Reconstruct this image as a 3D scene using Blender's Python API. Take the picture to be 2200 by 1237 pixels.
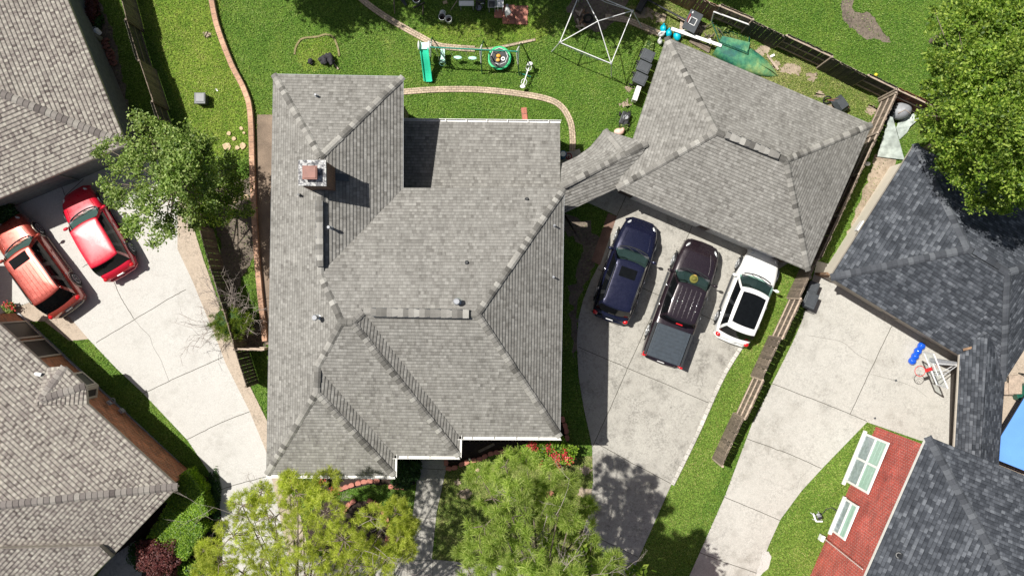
import bpy, math, random
import numpy as np
from mathutils import Vector, Matrix, Euler
random.seed(7); rng = np.random.default_rng(7)
R = math.radians
scene = bpy.context.scene
for o in list(bpy.data.objects): bpy.data.objects.remove(o)
C = scene.collection
# ---------------------------------------------------------------- camera, sky, sun, exposure
H = 38.0            # drone height in metres
S = 45.8            # photo pixels per metre on the ground
CX, CY = 1100.0, 618.5
cam_d = bpy.data.cameras.new('camera'); cam = bpy.data.objects.new('camera', cam_d); C.objects.link(cam)
cam.location = (0, 0, H); cam.rotation_euler = (0, 0, 0)
cam_d.sensor_width = 36; cam_d.lens = 36 * H * S / 2200; cam_d.clip_end = 2000
scene.camera = cam
SX, SY = 0.489, -0.235      # ground offset of a shadow per metre of height
el = math.atan2(1, math.hypot(SX, SY)); az = math.atan2(-SX, -SY)
w = bpy.data.worlds.new("World"); scene.world = w; w.use_nodes = True
nt = w.node_tree; bg = nt.nodes['Background']
sky = nt.nodes.new('ShaderNodeTexSky'); sky.sky_type = 'NISHITA'; sky.sun_disc = False
sky.sun_elevation = el; sky.sun_rotation = az; sky.dust_density = 3.0; sky.ozone_density = .6
nt.links.new(sky.outputs[0], bg.inputs[0]); bg.inputs[1].default_value = 0.05
sd = bpy.data.lights.new('sun', 'SUN'); sd.energy = 5.0; sd.angle = R(0.55); sd.color = (1, .965, .90)
so = bpy.data.objects.new('sun', sd); C.objects.link(so)
so.rotation_euler = Vector((-SX, -SY, 1)).to_track_quat('Z', 'Y').to_euler(); so.location = (-20, 10, 45)
scene.view_settings.view_transform = 'Standard'; scene.view_settings.look = 'None'
scene.view_settings.exposure = 0.33; scene.view_settings.gamma = 1

def W(px, py, z=0.0):
    k = (1 - z / H) / S
    return Vector(((px - CX) * k, -(py - CY) * k, z))

# ---------------------------------------------------------------- materials
MATS = {}
class NT:
    def __init__(s, name):
        s.m = bpy.data.materials.new(name); s.m.use_nodes = True
        s.t = s.m.node_tree; s.b = s.t.nodes['Principled BSDF']; s.out = s.t.nodes['Material Output']
    def n(s, typ, **kw):
        x = s.t.nodes.new('ShaderNode' + typ)
        for k, v in kw.items():
            if k.startswith('i_'):
                x.inputs[int(k[2:])].default_value = v
            else: setattr(x, k, v)
        return x
    def l(s, a, b): s.t.links.new(a, b)
    def math(s, op, a, b=None, c=None):
        x = s.n('Math', operation=op)
        for i, v in enumerate((a, b, c)):
            if v is None: continue
            if isinstance(v, (int, float)): x.inputs[i].default_value = v
            else: s.l(v, x.inputs[i])
        return x.outputs[0]
    def noise(s, vec, scale, detail=3, rough=.55):
        x = s.n('TexNoise'); x.inputs['Scale'].default_value = scale; x.inputs['Detail'].default_value = detail
        x.inputs['Roughness'].default_value = rough
        if vec is not None: s.l(vec, x.inputs['Vector'])
        return x.outputs['Fac']
    def ramp(s, fac, stops, interp='LINEAR'):
        x = s.n('ValToRGB'); r = x.color_ramp; r.interpolation = interp
        while len(r.elements) < len(stops): r.elements.new(0.5)
        for e, (p, c) in zip(r.elements, stops):
            e.position = p; e.color = (c if len(c) == 4 else (*c, 1)) if not isinstance(c, (int, float)) else (c, c, c, 1)
        s.l(fac, x.inputs[0]); return x.outputs[0]
    def mix(s, fac, a, b, mode='MIX'):
        x = s.n('MixRGB', blend_type=mode)
        for i, v in enumerate((fac, a, b)):
            if isinstance(v, (int, float)): x.inputs[i].default_value = v if i == 0 else (v, v, v, 1)
            elif isinstance(v, tuple): x.inputs[i].default_value = (*v, 1) if len(v) == 3 else v
            else: s.l(v, x.inputs[i])
        return x.outputs[0]
    def bump(s, h, strength=.5, dist=.02):
        x = s.n('Bump'); x.inputs['Strength'].default_value = strength; x.inputs['Distance'].default_value = dist
        s.l(h, x.inputs['Height']); s.l(x.outputs[0], s.b.inputs['Normal'])
    def obj(s): return s.n('TexCoord').outputs['Object']
    def geo(s): return s.n('NewGeometry').outputs['Position']
    def uv(s): return s.n('TexCoord').outputs['UV']

def plain(name, col, rough=.6, metal=0, coat=0, var=.18, vscale=6, bump=0):
    if name in MATS: return MATS[name]
    q = NT(name); v = q.obj()
    f = q.noise(v, vscale, 4); f2 = q.ramp(f, [(.3, 1 - var), (.7, 1 + var)])
    q.l(q.mix(1, tuple(col), f2, 'MULTIPLY'), q.b.inputs['Base Color'])
    q.b.inputs['Roughness'].default_value = rough; q.b.inputs['Metallic'].default_value = metal
    q.b.inputs['Coat Weight'].default_value = coat; q.b.inputs['Coat Roughness'].default_value = .03
    if bump: q.bump(q.noise(v, vscale * 6, 3), bump, .01)
    MATS[name] = q.m; return q.m

def shingle(name, row, width, stops, rough=.92, checker=0.0, edge=.62):
    q = NT(name); uv = q.uv(); sp = q.n('SeparateXYZ'); q.l(uv, sp.inputs[0])
    r = q.math('FLOOR', q.math('DIVIDE', sp.outputs[1], row))
    wn = q.n('TexWhiteNoise', noise_dimensions='1D'); q.l(r, wn.inputs['W'])
    u = q.math('ADD', q.math('DIVIDE', sp.outputs[0], width), q.math('MULTIPLY', wn.outputs[0], 9.0))
    c = q.math('FLOOR', u)
    cv = q.n('CombineXYZ'); q.l(c, cv.inputs[0]); q.l(r, cv.inputs[1])
    w2 = q.n('TexWhiteNoise', noise_dimensions='2D'); q.l(cv.outputs[0], w2.inputs['Vector'])
    # a half-width second cell gives uneven tab widths
    c2 = q.math('FLOOR', q.math('MULTIPLY', u, 1.618)); cv2 = q.n('CombineXYZ'); q.l(c2, cv2.inputs[0]); q.l(r, cv2.inputs[1])
    w3 = q.n('TexWhiteNoise', noise_dimensions='2D'); q.l(cv2.outputs[0], w3.inputs['Vector'])
    val = q.math('ADD', q.math('MULTIPLY', w2.outputs[0], .6), q.math('MULTIPLY', w3.outputs[0], .4))
    if checker:
        par = q.math('MODULO', q.math('ADD', c, 1000), 2)
        val = q.math('ADD', q.math('MULTIPLY', val, 1 - checker), q.math('MULTIPLY', par, checker))
    col = q.ramp(val, stops)
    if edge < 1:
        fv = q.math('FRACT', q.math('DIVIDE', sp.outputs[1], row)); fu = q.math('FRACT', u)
        e1 = q.ramp(fv, [(0, edge), (.16, edge), (.24, 1.0)]); e2 = q.ramp(fu, [(0, edge * 1.12), (.05, edge * 1.12), (.09, 1.0)])  # e1: shadow line under each course put into the colour; e2: dark tab joints
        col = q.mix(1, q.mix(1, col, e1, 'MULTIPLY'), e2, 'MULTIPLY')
    pos = q.geo()
    big = q.ramp(q.noise(pos, .55, 4), [(.25, .93), (.75, 1.06)])
    fine = q.ramp(q.noise(pos, 34, 2), [(.2, .80), (.8, 1.2)])
    mp = q.n('Mapping'); mp.inputs['Scale'].default_value = (2.2, .28, 1); q.l(uv, mp.inputs[0]); col = q.mix(1, col, q.ramp(q.noise(mp.outputs[0], 1, 4, .65), [(.3, .90), (.6, 1.03)]), 'MULTIPLY')
    col = q.mix(1, col, big, 'MULTIPLY'); col = q.mix(1, col, fine, 'MULTIPLY')
    q.l(col, q.b.inputs['Base Color']); q.b.inputs['Roughness'].default_value = rough
    q.b.inputs['Specular IOR Level'].default_value = .25
    hgt = q.math('ADD', q.math('MULTIPLY', w3.outputs[0], .8), q.math('MULTIPLY', q.noise(pos, 90, 2), .5))
    q.bump(hgt, .55, .012)
    return q.m

def brick(name, c1, c2, mortar, bw=.2, bh=.075, ms=.012, vec='uv', rough=.9):
    q = NT(name); b = q.n('TexBrick'); q.l(q.uv() if vec == 'uv' else q.obj(), b.inputs['Vector'])
    b.inputs['Color1'].default_value = (*c1, 1); b.inputs['Color2'].default_value = (*c2, 1); b.inputs['Mortar'].default_value = (*mortar, 1)
    b.inputs['Scale'].default_value = 1; b.inputs['Mortar Size'].default_value = ms
    b.inputs['Brick Width'].default_value = bw; b.inputs['Row Height'].default_value = bh; b.inputs['Bias'].default_value = 0
    pos = q.geo(); n = q.ramp(q.noise(pos, 1.3, 5), [(.3, .72), (.7, 1.25)]); n2 = q.ramp(q.noise(pos, 22, 2), [(.3, .75), (.7, 1.25)])
    c = q.mix(1, q.mix(1, b.outputs[0], n, 'MULTIPLY'), n2, 'MULTIPLY')
    q.l(c, q.b.inputs['Base Color']); q.b.inputs['Roughness'].default_value = rough
    q.bump(q.math('MULTIPLY', b.outputs['Fac'], -1.0), .6, .02)
    return q.m

def concrete(name, base, stain, warm=0.0, dirt=.5, grain=.60):
    q = NT(name); p = q.geo()
    a = q.noise(p, .35, 6, .6); b = q.noise(p, 2.1, 6, .65); c = q.noise(p, 28, 3, .7); d = q.noise(p, .11, 3)
    f = q.math('ADD', q.math('MULTIPLY', a, .55), q.math('MULTIPLY', b, .45))
    col = q.ramp(f, [(.34, stain), (.46, tuple((x * .75 + y * .25) for x, y in zip(base, stain))), (.60, base)])
    blot = q.ramp(q.noise(p, .8, 5, .7), [(.58, 0.0), (.74, dirt)])
    col = q.mix(blot, col, tuple(x * .55 for x in stain))
    g2 = q.noise(p, 11, 4, .8); m1 = q.noise(p, 1.1, 3, .6)
    col = q.mix(1, col, q.ramp(c, [(.3, .78), (.7, 1.18)]), 'MULTIPLY')
    col = q.mix(q.ramp(m1, [(.38, .15), (.62, .95)]), col, q.mix(1, col, q.ramp(g2, [(.40, grain), (.55, 1.05)]), 'MULTIPLY'))
    sp = q.noise(p, 60, 2, .8); col = q.mix(1, col, q.ramp(sp, [(.3, .85), (.5, 1.0)]), 'MULTIPLY')
    vo = q.n('TexVoronoi', feature='DISTANCE_TO_EDGE'); vo.inputs['Scale'].default_value = .23
    wv = q.n('VectorMath', operation='ADD'); nz = q.n('TexNoise'); nz.inputs['Scale'].default_value = 1.6; nz.inputs['Detail'].default_value = 5
    q.l(p, nz.inputs['Vector']); q.l(p, wv.inputs[0]); q.l(nz.outputs['Color'], wv.inputs[1]); q.l(wv.outputs[0], vo.inputs['Vector'])
    crack = q.ramp(vo.outputs['Distance'], [(0, .62), (.0035, 1.0)])
    gate = q.ramp(q.noise(p, .2, 2), [(.58, 0.0), (.64, .5)])
    col = q.mix(1, col, q.mix(gate, 1.0, crack), 'MULTIPLY')
    drip = q.ramp(q.noise(p, 2.6, 4, .6), [(.66, 0.0), (.76, dirt)]); col = q.mix(drip, col, tuple(x * .35 for x in stain))
    q.l(col, q.b.inputs['Base Color']); q.b.inputs['Roughness'].default_value = .88
    q.bump(q.math('ADD', c, sp), .3, .006)
    return q.m

def grassmat(name, cols, patch, seed=0.0):
    q = NT(name); p0 = q.geo(); mp = q.n('VectorMath', operation='ADD'); mp.inputs[1].default_value = (seed, seed * 1.7, 0); q.l(p0, mp.inputs[0]); p = mp.outputs[0]
    big = q.noise(p, .22, 5, .62); mid = q.noise(p, 1.5, 5, .7); f1 = q.noise(p, 9, 3, .8); f2 = q.noise(p, 19, 2, .8)
    f = q.math('ADD', q.math('MULTIPLY', big, .45), q.math('MULTIPLY', mid, .55))
    col = q.ramp(f, [(.30, cols[0]), (.45, cols[1]), (.56, cols[2]), (.70, cols[3])])
    fine = q.math('ADD', q.math('MULTIPLY', f1, .5), q.math('MULTIPLY', f2, .5))
    col = q.mix(1, col, q.ramp(fine, [(.36, .25), (.5, .9), (.63, 1.9)]), 'MULTIPLY')
    yel = q.ramp(q.noise(p, 19, 2, .7), [(.55, 0.0), (.72, .5)])
    col = q.mix(yel, col, patch)
    q.l(col, q.b.inputs['Base Color']); q.b.inputs['Roughness'].default_value = .85
    q.b.inputs['Specular IOR Level'].default_value = .15
    q.bump(fine, 1.0, .06)
    return q.m

def soilmat(name, a, b, scale=9):
    q = NT(name); p = q.geo(); f = q.noise(p, scale, 5, .7); f2 = q.noise(p, scale * .12, 3)
    col = q.ramp(q.math('ADD', q.math('MULTIPLY', f, .6), q.math('MULTIPLY', f2, .4)), [(.35, a), (.62, b)])
    q.l(col, q.b.inputs['Base Color']); q.b.inputs['Roughness'].default_value = .95
    q.bump(f, .9, .05); return q.m

def leafmat(name, c1, c2, c3, trans=.35):
    q = NT(name); g = q.n('NewGeometry')
    col = q.ramp(g.outputs['Random Per Island'], [(0, c1), (.55, c2), (1, c3)])
    big = q.ramp(q.noise(g.outputs['Position'], .9, 2), [(.3, .72), (.7, 1.25)])
    col = q.mix(1, col, big, 'MULTIPLY')
    q.l(col, q.b.inputs['Base Color']); q.b.inputs['Roughness'].default_value = .5
    q.b.inputs['Specular IOR Level'].default_value = .35
    tr = q.n('BsdfTranslucent'); q.l(q.mix(1, col, (1.25, 1.3, .5), 'MULTIPLY'), tr.inputs[0])
    mx = q.n('MixShader'); mx.inputs[0].default_value = trans
    q.l(q.b.outputs[0], mx.inputs[1]); q.l(tr.outputs[0], mx.inputs[2]); q.l(mx.outputs[0], q.out.inputs[0])
    return q.m

def woodmat(name, c1, c2):
    q = NT(name); g = q.n('NewGeometry')
    col = q.ramp(g.outputs['Random Per Island'], [(0, c1), (1, c2)])
    n = q.ramp(q.noise(g.outputs['Position'], 5, 5, .7), [(.3, .65), (.7, 1.25)])
    mp = q.n('Mapping'); mp.inputs['Scale'].default_value = (30, 30, 2.5); q.l(g.outputs['Position'], mp.inputs[0])
    gr = q.ramp(q.noise(mp.outputs[0], 1, 4, .7), [(.3, .7), (.7, 1.2)])
    q.l(q.mix(1, q.mix(1, col, n, 'MULTIPLY'), gr, 'MULTIPLY'), q.b.inputs['Base Color']); q.b.inputs['Roughness'].default_value = .9
    return q.m

def carpaint(name, col, metal=.0, rough=.3):
    q = NT(name); g = q.geo()
    q.l(q.mix(1, tuple(col), q.ramp(q.noise(g, 3, 4), [(.3, .93), (.7, 1.06)]), 'MULTIPLY'), q.b.inputs['Base Color'])
    q.l(q.ramp(q.noise(g, 7, 5, .7), [(.3, rough - .06), (.75, rough + .1)]), q.b.inputs['Roughness'])
    q.b.inputs['Metallic'].default_value = metal; q.b.inputs['Coat Weight'].default_value = 1; q.b.inputs['Coat Roughness'].default_value = .04
    return q.m

def clearglass(name, tint=(.75, .9, .85), gloss=.18):
    q = NT(name); tr = q.n('BsdfTransparent'); tr.inputs[0].default_value = (*tint, 1)
    gl = q.n('BsdfGlossy'); gl.inputs['Roughness'].default_value = .03; gl.inputs[0].default_value = (.9, .95, 1, 1)
    mx = q.n('MixShader'); mx.inputs[0].default_value = .05 + gloss; q.l(tr.outputs[0], mx.inputs[1]); q.l(gl.outputs[0], mx.inputs[2]); q.l(mx.outputs[0], q.out.inputs[0])
    return q.m

M = {}
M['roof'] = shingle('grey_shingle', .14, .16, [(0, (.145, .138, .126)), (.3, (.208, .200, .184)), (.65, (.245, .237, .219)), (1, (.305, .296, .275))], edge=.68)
M['cap'] = shingle('grey_cap_shingle', .14, .4, [(0, (.085, .081, .074)), (.3, (.15, .144, .132)), (.6, (.26, .25, .23)), (1, (.38, .37, .34))], edge=1)
M['cap_left'] = shingle('tan_cap_shingle', .19, .4, [(0, (.10, .085, .08)), (.5, (.20, .178, .165)), (1, (.34, .32, .285))], edge=1)
M['cap_dark'] = shingle('slate_cap_shingle', .15, .4, [(0, (.04, .044, .052)), (.5, (.072, .078, .09)), (1, (.14, .15, .165))], edge=1)
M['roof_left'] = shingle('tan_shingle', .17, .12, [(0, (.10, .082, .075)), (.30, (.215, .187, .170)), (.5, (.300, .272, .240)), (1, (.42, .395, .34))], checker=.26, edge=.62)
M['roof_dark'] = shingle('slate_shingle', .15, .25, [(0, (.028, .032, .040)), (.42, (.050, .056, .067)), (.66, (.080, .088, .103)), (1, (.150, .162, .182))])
M['brick_orange'] = brick('orange_brick', (.58, .20, .085), (.26, .095, .045), (.40, .28, .19), .24, .10, .012)
M['brick_red'] = brick('red_brick', (.50, .055, .032), (.33, .038, .026), (.50, .34, .30), .24, .10, .010)
M['brick_house'] = brick('brown_brick', (.20, .13, .10), (.13, .085, .07), (.25, .23, .2))
M['paver'] = brick('walk_paver', (.36, .22, .15), (.27, .165, .12), (.2, .15, .11), .2, .1, .008)
M['edging'] = brick('edging_brick', (.50, .40, .29), (.40, .31, .23), (.20, .16, .11), .22, .1, .010)
M['patio_tile'] = brick('patio_tile', (.46, .17, .12), (.40, .15, .11), (.2, .12, .09), .6, .6, .012)
M['siding_grey'] = plain('grey_siding', (.20, .215, .205), .8)
M['stucco'] = plain('cream_siding', (.66, .61, .52), .8, var=.05)
M['fascia'] = plain('white_trim', (.72, .71, .68), .5, var=.08)
M['trim_tan'] = plain('tan_trim', (.42, .38, .32), .6, var=.08)
M['concrete_l'] = concrete('bright_concrete', (.52, .505, .475), (.42, .405, .375), dirt=.12, grain=.90)
M['concrete_m'] = concrete('worn_concrete', (.42, .402, .36), (.20, .188, .165), dirt=.65)
M['concrete_r'] = concrete('pale_concrete', (.475, .46, .422), (.33, .315, .28), dirt=.4, grain=.76)
M['concrete_tan'] = concrete('tan_concrete', (.46, .38, .30), (.38, .31, .24), dirt=.1)
M['joint'] = plain('joint_filler', (.09, .085, .07), .95)
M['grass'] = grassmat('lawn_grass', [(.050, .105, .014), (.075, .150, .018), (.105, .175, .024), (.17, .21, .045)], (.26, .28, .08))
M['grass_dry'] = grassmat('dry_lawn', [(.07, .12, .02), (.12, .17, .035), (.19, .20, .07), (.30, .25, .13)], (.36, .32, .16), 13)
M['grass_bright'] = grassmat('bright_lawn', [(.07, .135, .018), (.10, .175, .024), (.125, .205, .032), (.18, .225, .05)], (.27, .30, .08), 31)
M['grass_yellow'] = grassmat('yellow_lawn', [(.06, .13, .012), (.10, .18, .018), (.16, .23, .03), (.26, .27, .07)], (.30, .32, .08), 57)  # grass with a yellower green of its own
def blademat(name, cols=((.036, .095, .012), (.085, .190, .024), (.15, .27, .042), (.31, .39, .12))):
    q = NT(name); g = q.n('NewGeometry'); p = g.outputs['Position']
    f = q.math('ADD', q.math('MULTIPLY', g.outputs['Random Per Island'], .55), q.math('MULTIPLY', q.noise(p, .45, 5, .65), .6))
    col = q.ramp(f, list(zip((.28, .50, .66, .85), cols)))
    q.l(col, q.b.inputs['Base Color']); q.b.inputs['Roughness'].default_value = .6; q.b.inputs['Specular IOR Level'].default_value = .2
    return q.m
M['blade'] = blademat('grass_blade'); M['blade_pale'] = blademat('pale_grass_blade', ((.06, .12, .014), (.14, .22, .028), (.22, .28, .05), (.40, .40, .14)))  # second set: paler, yellower blades for the lawn patches
M['soil'] = soilmat('bare_soil', (.07, .055, .045), (.22, .18, .14))
M['soil_light'] = soilmat('dry_soil', (.20, .155, .11), (.42, .34, .26), 5)
M['mulch'] = soilmat('dark_mulch', (.012, .009, .008), (.055, .035, .026), 16)
M['bark'] = plain('tree_bark', (.17, .135, .105), .95, var=.4, vscale=9, bump=.5)
M['bark_pale'] = plain('pale_twig', (.33, .28, .25), .95, var=.3)
M['leaf'] = leafmat('fresh_leaf', (.075, .135, .022), (.20, .30, .06), (.44, .52, .19), .42)
M['leaf_dark'] = leafmat('deep_leaf', (.04, .09, .010), (.18, .29, .03), (.42, .52, .10), .42)
M['leaf_hedge'] = leafmat('hedge_leaf', (.07, .15, .010), (.17, .30, .018), (.30, .44, .05))
M['leaf_red'] = leafmat('maroon_leaf', (.055, .014, .014), (.11, .03, .03), (.19, .07, .055), .2)
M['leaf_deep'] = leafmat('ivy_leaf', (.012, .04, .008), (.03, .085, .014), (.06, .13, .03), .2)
M['needle'] = leafmat('pine_needle', (.16, .26, .035), (.32, .43, .075), (.56, .62, .20), .42)
M['needle_y'] = leafmat('cypress_needle', (.24, .31, .03), (.50, .56, .08), (.74, .76, .20), .48)
M['needle_d'] = leafmat('shrub_needle', (.07, .12, .012), (.16, .23, .02), (.27, .33, .04), .3)
M['petal'] = leafmat('red_petal', (.42, .02, .03), (.6, .05, .06), (.7, .16, .16), .3)
M['wood_grey'] = woodmat('weathered_wood', (.14, .11, .085), (.24, .19, .145))
M['wood_brown'] = woodmat('brown_wood', (.22, .13, .075), (.33, .21, .13))
M['wood_dark'] = woodmat('stained_wood', (.045, .044, .034), (.085, .08, .06))
M['wood_pale'] = woodmat('pale_wood', (.42, .33, .26), (.52, .42, .33))
M['rail_grey'] = woodmat('rail_wood', (.34, .27, .215), (.44, .36, .29))
M['terracotta'] = plain('terracotta', (.44, .175, .13), .85, var=.25, vscale=14, bump=.3)
M['black'] = plain('black_plastic', (.022, .024, .027), .45)
M['dgrey'] = plain('dark_grey_plastic', (.055, .062, .070), .5)
M['mgrey'] = plain('grey_plastic', (.30, .31, .33), .5)
M['white'] = plain('white_plastic', (.80, .80, .79), .4, var=.05)
M['metal'] = plain('galvanised_metal', (.62, .63, .64), .35, metal=.8)
M['steel'] = plain('painted_steel', (.72, .72, .72), .4, var=.1)
M['rust'] = plain('brown_metal', (.23, .09, .065), .55)
M['green_metal'] = plain('green_metal', (.02, .22, .15), .4)
M['dgreen_metal'] = plain('dark_green_metal', (.012, .09, .06), .4)
M['mint'] = plain('mint_plastic', (.04, .62, .38), .35, var=.06)
M['pale_mint'] = plain('pale_mint_plastic', (.45, .75, .62), .4, var=.06)
M['green_pad'] = plain('green_pad', (.04, .52, .20), .5, var=.08)
M['rubber'] = plain('rubber', (.018, .018, .018), .8)
M['red'] = plain('red_plastic', (.62, .03, .03), .4)
M['teal'] = plain('teal_plastic', (.0, .42, .55), .4)
M['yellow'] = plain('yellow_plastic', (.70, .33, .03), .5)
M['straw'] = plain('straw', (.72, .40, .10), .8)
M['blue_tarp'] = plain('blue_canvas', (.12, .30, .72), .7, var=.08, vscale=1)
M['blue_glass'] = plain('blue_glass', (.01, .10, .62), .08, coat=1, var=.3, vscale=8)
M['skin_bag'] = plain('pink_bag', (.75, .50, .42), .7)
M['window'] = plain('dark_window', (.018, .017, .018), .08, var=.1)
M['screen'] = plain('window_screen', (.030, .026, .025), .55)
M['pane_green'] = plain('pale_blind', (.33, .50, .42), .25, var=.08)
M['pane_grey'] = plain('sky_pane', (.30, .36, .38), .12, var=.25)
M['alloy'] = plain('alloy_rim', (.55, .56, .57), .3, metal=.7)
M['carglass'] = plain('tinted_car_glass', (.006, .007, .008), .05)
M['carglass'].node_tree.nodes['Principled BSDF'].inputs['Specular IOR Level'].default_value = .15
M['wshield'] = clearglass('windscreen_glass', (.50, .66, .62), .0)
M['board_glass'] = clearglass('clear_board', (.88, .93, .94), .1)
M['lens'] = plain('lamp_lens', (.75, .77, .78), .12, metal=.4)
M['redlens'] = plain('red_lens', (.55, .01, .015), .15, coat=1)
M['chrome'] = plain('chrome', (.8, .8, .82), .12, metal=1)
M['interior_dark'] = plain('cabin_trim', (.05, .055, .055), .7)
M['interior_light'] = plain('cabin_seat', (.45, .43, .38), .7)
M['stone'] = plain('flag_stone', (.50, .38, .24), .85, var=.3, vscale=9)
M['ash'] = plain('charred_wood', (.03, .028, .033), .9, var=.5, vscale=14, bump=.6)
M['tarp_clear'] = plain('plastic_sheet', (.50, .56, .52), .3, var=.35, vscale=3)
M['net'] = clearglass('thin_netting', (.93, .95, .95), .05)
def canoemat():
    q = NT('canoe_paint'); p = q.obj()
    f = q.noise(p, .9, 5, .65); c = q.ramp(f, [(.38, (.02, .12, .10)), (.46, (.05, .22, .12)), (.55, (.13, .30, .14)), (.66, (.30, .42, .16))])
    d = q.ramp(q.noise(p, 6, 5, .7), [(.3, .65), (.7, 1.2)])
    q.l(q.mix(1, c, d, 'MULTIPLY'), q.b.inputs['Base Color']); q.b.inputs['Roughness'].default_value = .5; return q.m
M['canoe'] = canoemat()
def capmat():
    q = NT('chimney_crown'); p = q.obj()
    f = q.noise(p, 6, 7, .75); c = q.ramp(f, [(.38, (.04, .04, .045)), (.48, (.16, .16, .17)), (.54, (.45, .45, .44)), (.66, (.70, .69, .66))])
    q.l(c, q.b.inputs['Base Color']); q.b.inputs['Roughness'].default_value = .85; q.bump(f, .5, .02); return q.m
M['crown'] = capmat()

# ---------------------------------------------------------------- mesh builder
class MB:
    def __init__(s): s.v = []; s.f = []; s.uv = []; s.sm = []
    def add(s, verts, faces, smooth=False, uvs=None):
        b = len(s.v); s.v.extend([tuple(p) for p in verts])
        for i, f in enumerate(faces):
            s.f.append([b + k for k in f]); s.sm.append(smooth); s.uv.append(uvs[i] if uvs else None)
    def poly(s, pts, uv=None): s.add(pts, [list(range(len(pts)))], False, [uv] if uv else None)
    def box(s, c, d, rot=None, bev=0):
        hx, hy, hz = d[0] / 2, d[1] / 2, d[2] / 2
        vs = [Vector((x * hx, y * hy, z * hz)) for z in (-1, 1) for y in (-1, 1) for x in (-1, 1)]
        if rot is not None:
            m = rot if isinstance(rot, Matrix) else Matrix.Rotation(rot, 3, 'Z'); vs = [m @ p for p in vs]
        c = Vector(c); s.add([p + c for p in vs], [(0, 2, 3, 1), (4, 5, 7, 6), (0, 1, 5, 4), (2, 6, 7, 3), (0, 4, 6, 2), (1, 3, 7, 5)])
    def beam(s, a, b, wd, ht):
        a, b = Vector(a), Vector(b); x = (b - a).normalized(); up = Vector((0, 0, 1))
        y = up.cross(x); y = y.normalized() if y.length > 1e-4 else Vector((0, 1, 0)); z = x.cross(y)
        m = Matrix((x, y, z)).transposed(); s.box((a + b) / 2, ((b - a).length, wd, ht), m)
    def tube(s, pts, rad, n=8, caps=True):
        pts = [Vector(p) for p in pts]; rad = rad if isinstance(rad, (list, tuple)) else [rad] * len(pts)
        vs = []; prev = None
        for i, p in enumerate(pts):
            t = (pts[min(i + 1, len(pts) - 1)] - pts[max(i - 1, 0)]).normalized()
            a = prev if prev is not None else (Vector((1, 0, 0)) if abs(t.x) < .9 else Vector((0, 1, 0)))
            a = (a - t * a.dot(t)).normalized(); b = t.cross(a); prev = a
            vs += [p + (a * math.cos(2 * math.pi * k / n) + b * math.sin(2 * math.pi * k / n)) * rad[i] for k in range(n)]
        fs = [(i * n + k, i * n + (k + 1) % n, (i + 1) * n + (k + 1) % n, (i + 1) * n + k) for i in range(len(pts) - 1) for k in range(n)]
        s.add(vs, fs, True)
        if caps: s.add(vs[:n], [list(range(n))[::-1]]); s.add(vs[-n:], [list(range(n))])
    def cyl(s, p0, p1, r0, r1=None, n=16): s.tube([p0, p1], [r0, r0 if r1 is None else r1], n)
    def ell(s, c, r, nu=14, nv=8, rot=None):
        c = Vector(c); vs = []; fs = []
        for j in range(nv + 1):
            th = math.pi * j / nv
            for i in range(nu):
                ph = 2 * math.pi * i / nu
                p = Vector((r[0] * math.sin(th) * math.cos(ph), r[1] * math.sin(th) * math.sin(ph), r[2] * math.cos(th)))
                if rot is not None: p = rot @ p
                vs.append(p + c)
        for j in range(nv):
            for i in range(nu): fs.append((j * nu + i, (j + 1) * nu + i, (j + 1) * nu + (i + 1) % nu, j * nu + (i + 1) % nu))
        s.add(vs, fs, True)
    def ring(s, c, Rr, r, n=32, m=8, ax=None):
        c = Vector(c); vs = []; fs = []
        for i in range(n):
            a = 2 * math.pi * i / n
            for j in range(m):
                b = 2 * math.pi * j / m; p = Vector(((Rr + r * math.cos(b)) * math.cos(a), (Rr + r * math.cos(b)) * math.sin(a), r * math.sin(b)))
                if ax is not None: p = ax @ p
                vs.append(c + p)
        for i in range(n):
            for j in range(m): fs.append((i * m + j, ((i + 1) % n) * m + j, ((i + 1) % n) * m + (j + 1) % m, i * m + (j + 1) % m))
        s.add(vs, fs, True)
    def prism(s, pts, z0, z1, top=True, bottom=True):
        # vertical prism with wall UVs in metres
        n = len(pts); P = [Vector((p[0], p[1], 0)) for p in pts]; d = 0
        for i in range(n):
            a, b = P[i], P[(i + 1) % n]; L = (b - a).length
            s.add([(a.x, a.y, z0), (b.x, b.y, z0), (b.x, b.y, z1), (a.x, a.y, z1)], [(0, 1, 2, 3)], False, [[(d, z0), (d + L, z0), (d + L, z1), (d, z1)]]); d += L
        if top: s.add([(p.x, p.y, z1) for p in P], [list(range(n))], False, [[(p.x, p.y) for p in P]])
        if bottom: s.add([(p.x, p.y, z0) for p in P], [list(range(n))[::-1]])
    def build(s, name, mat, parent=None, loc=None, bevel=0):
        base = Vector((0, 0, 0)); inv = None
        o_loc = Vector(loc) if loc is not None else Vector((0, 0, 0))
        me = bpy.data.meshes.new(name)
        off = o_loc
        vs = s.v
        if parent is not None and parent.name in ORG and loc is None:
            off = ORG[parent.name]
        me.from_pydata([(p[0] - off[0], p[1] - off[1], p[2] - off[2]) for p in vs], [], s.f)
        if any(u is not None for u in s.uv):
            ul = me.uv_layers.new(name='UVMap'); k = 0
            for f, u in zip(s.f, s.uv):
                for j in range(len(f)):
                    if u is not None: ul.data[k].uv = u[j]
                    else: ul.data[k].uv = (vs[f[j]][0], vs[f[j]][1])
                    k += 1
        me.polygons.foreach_set('use_smooth', s.sm)
        if isinstance(mat, (list, tuple)):
            for m in mat: me.materials.append(m)
        else: me.materials.append(mat)
        me.update()
        o = bpy.data.objects.new(name, me); C.objects.link(o)
        if parent is not None: o.parent = parent; ORG[o.name] = off.copy() if isinstance(off, Vector) else Vector(off)
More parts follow.
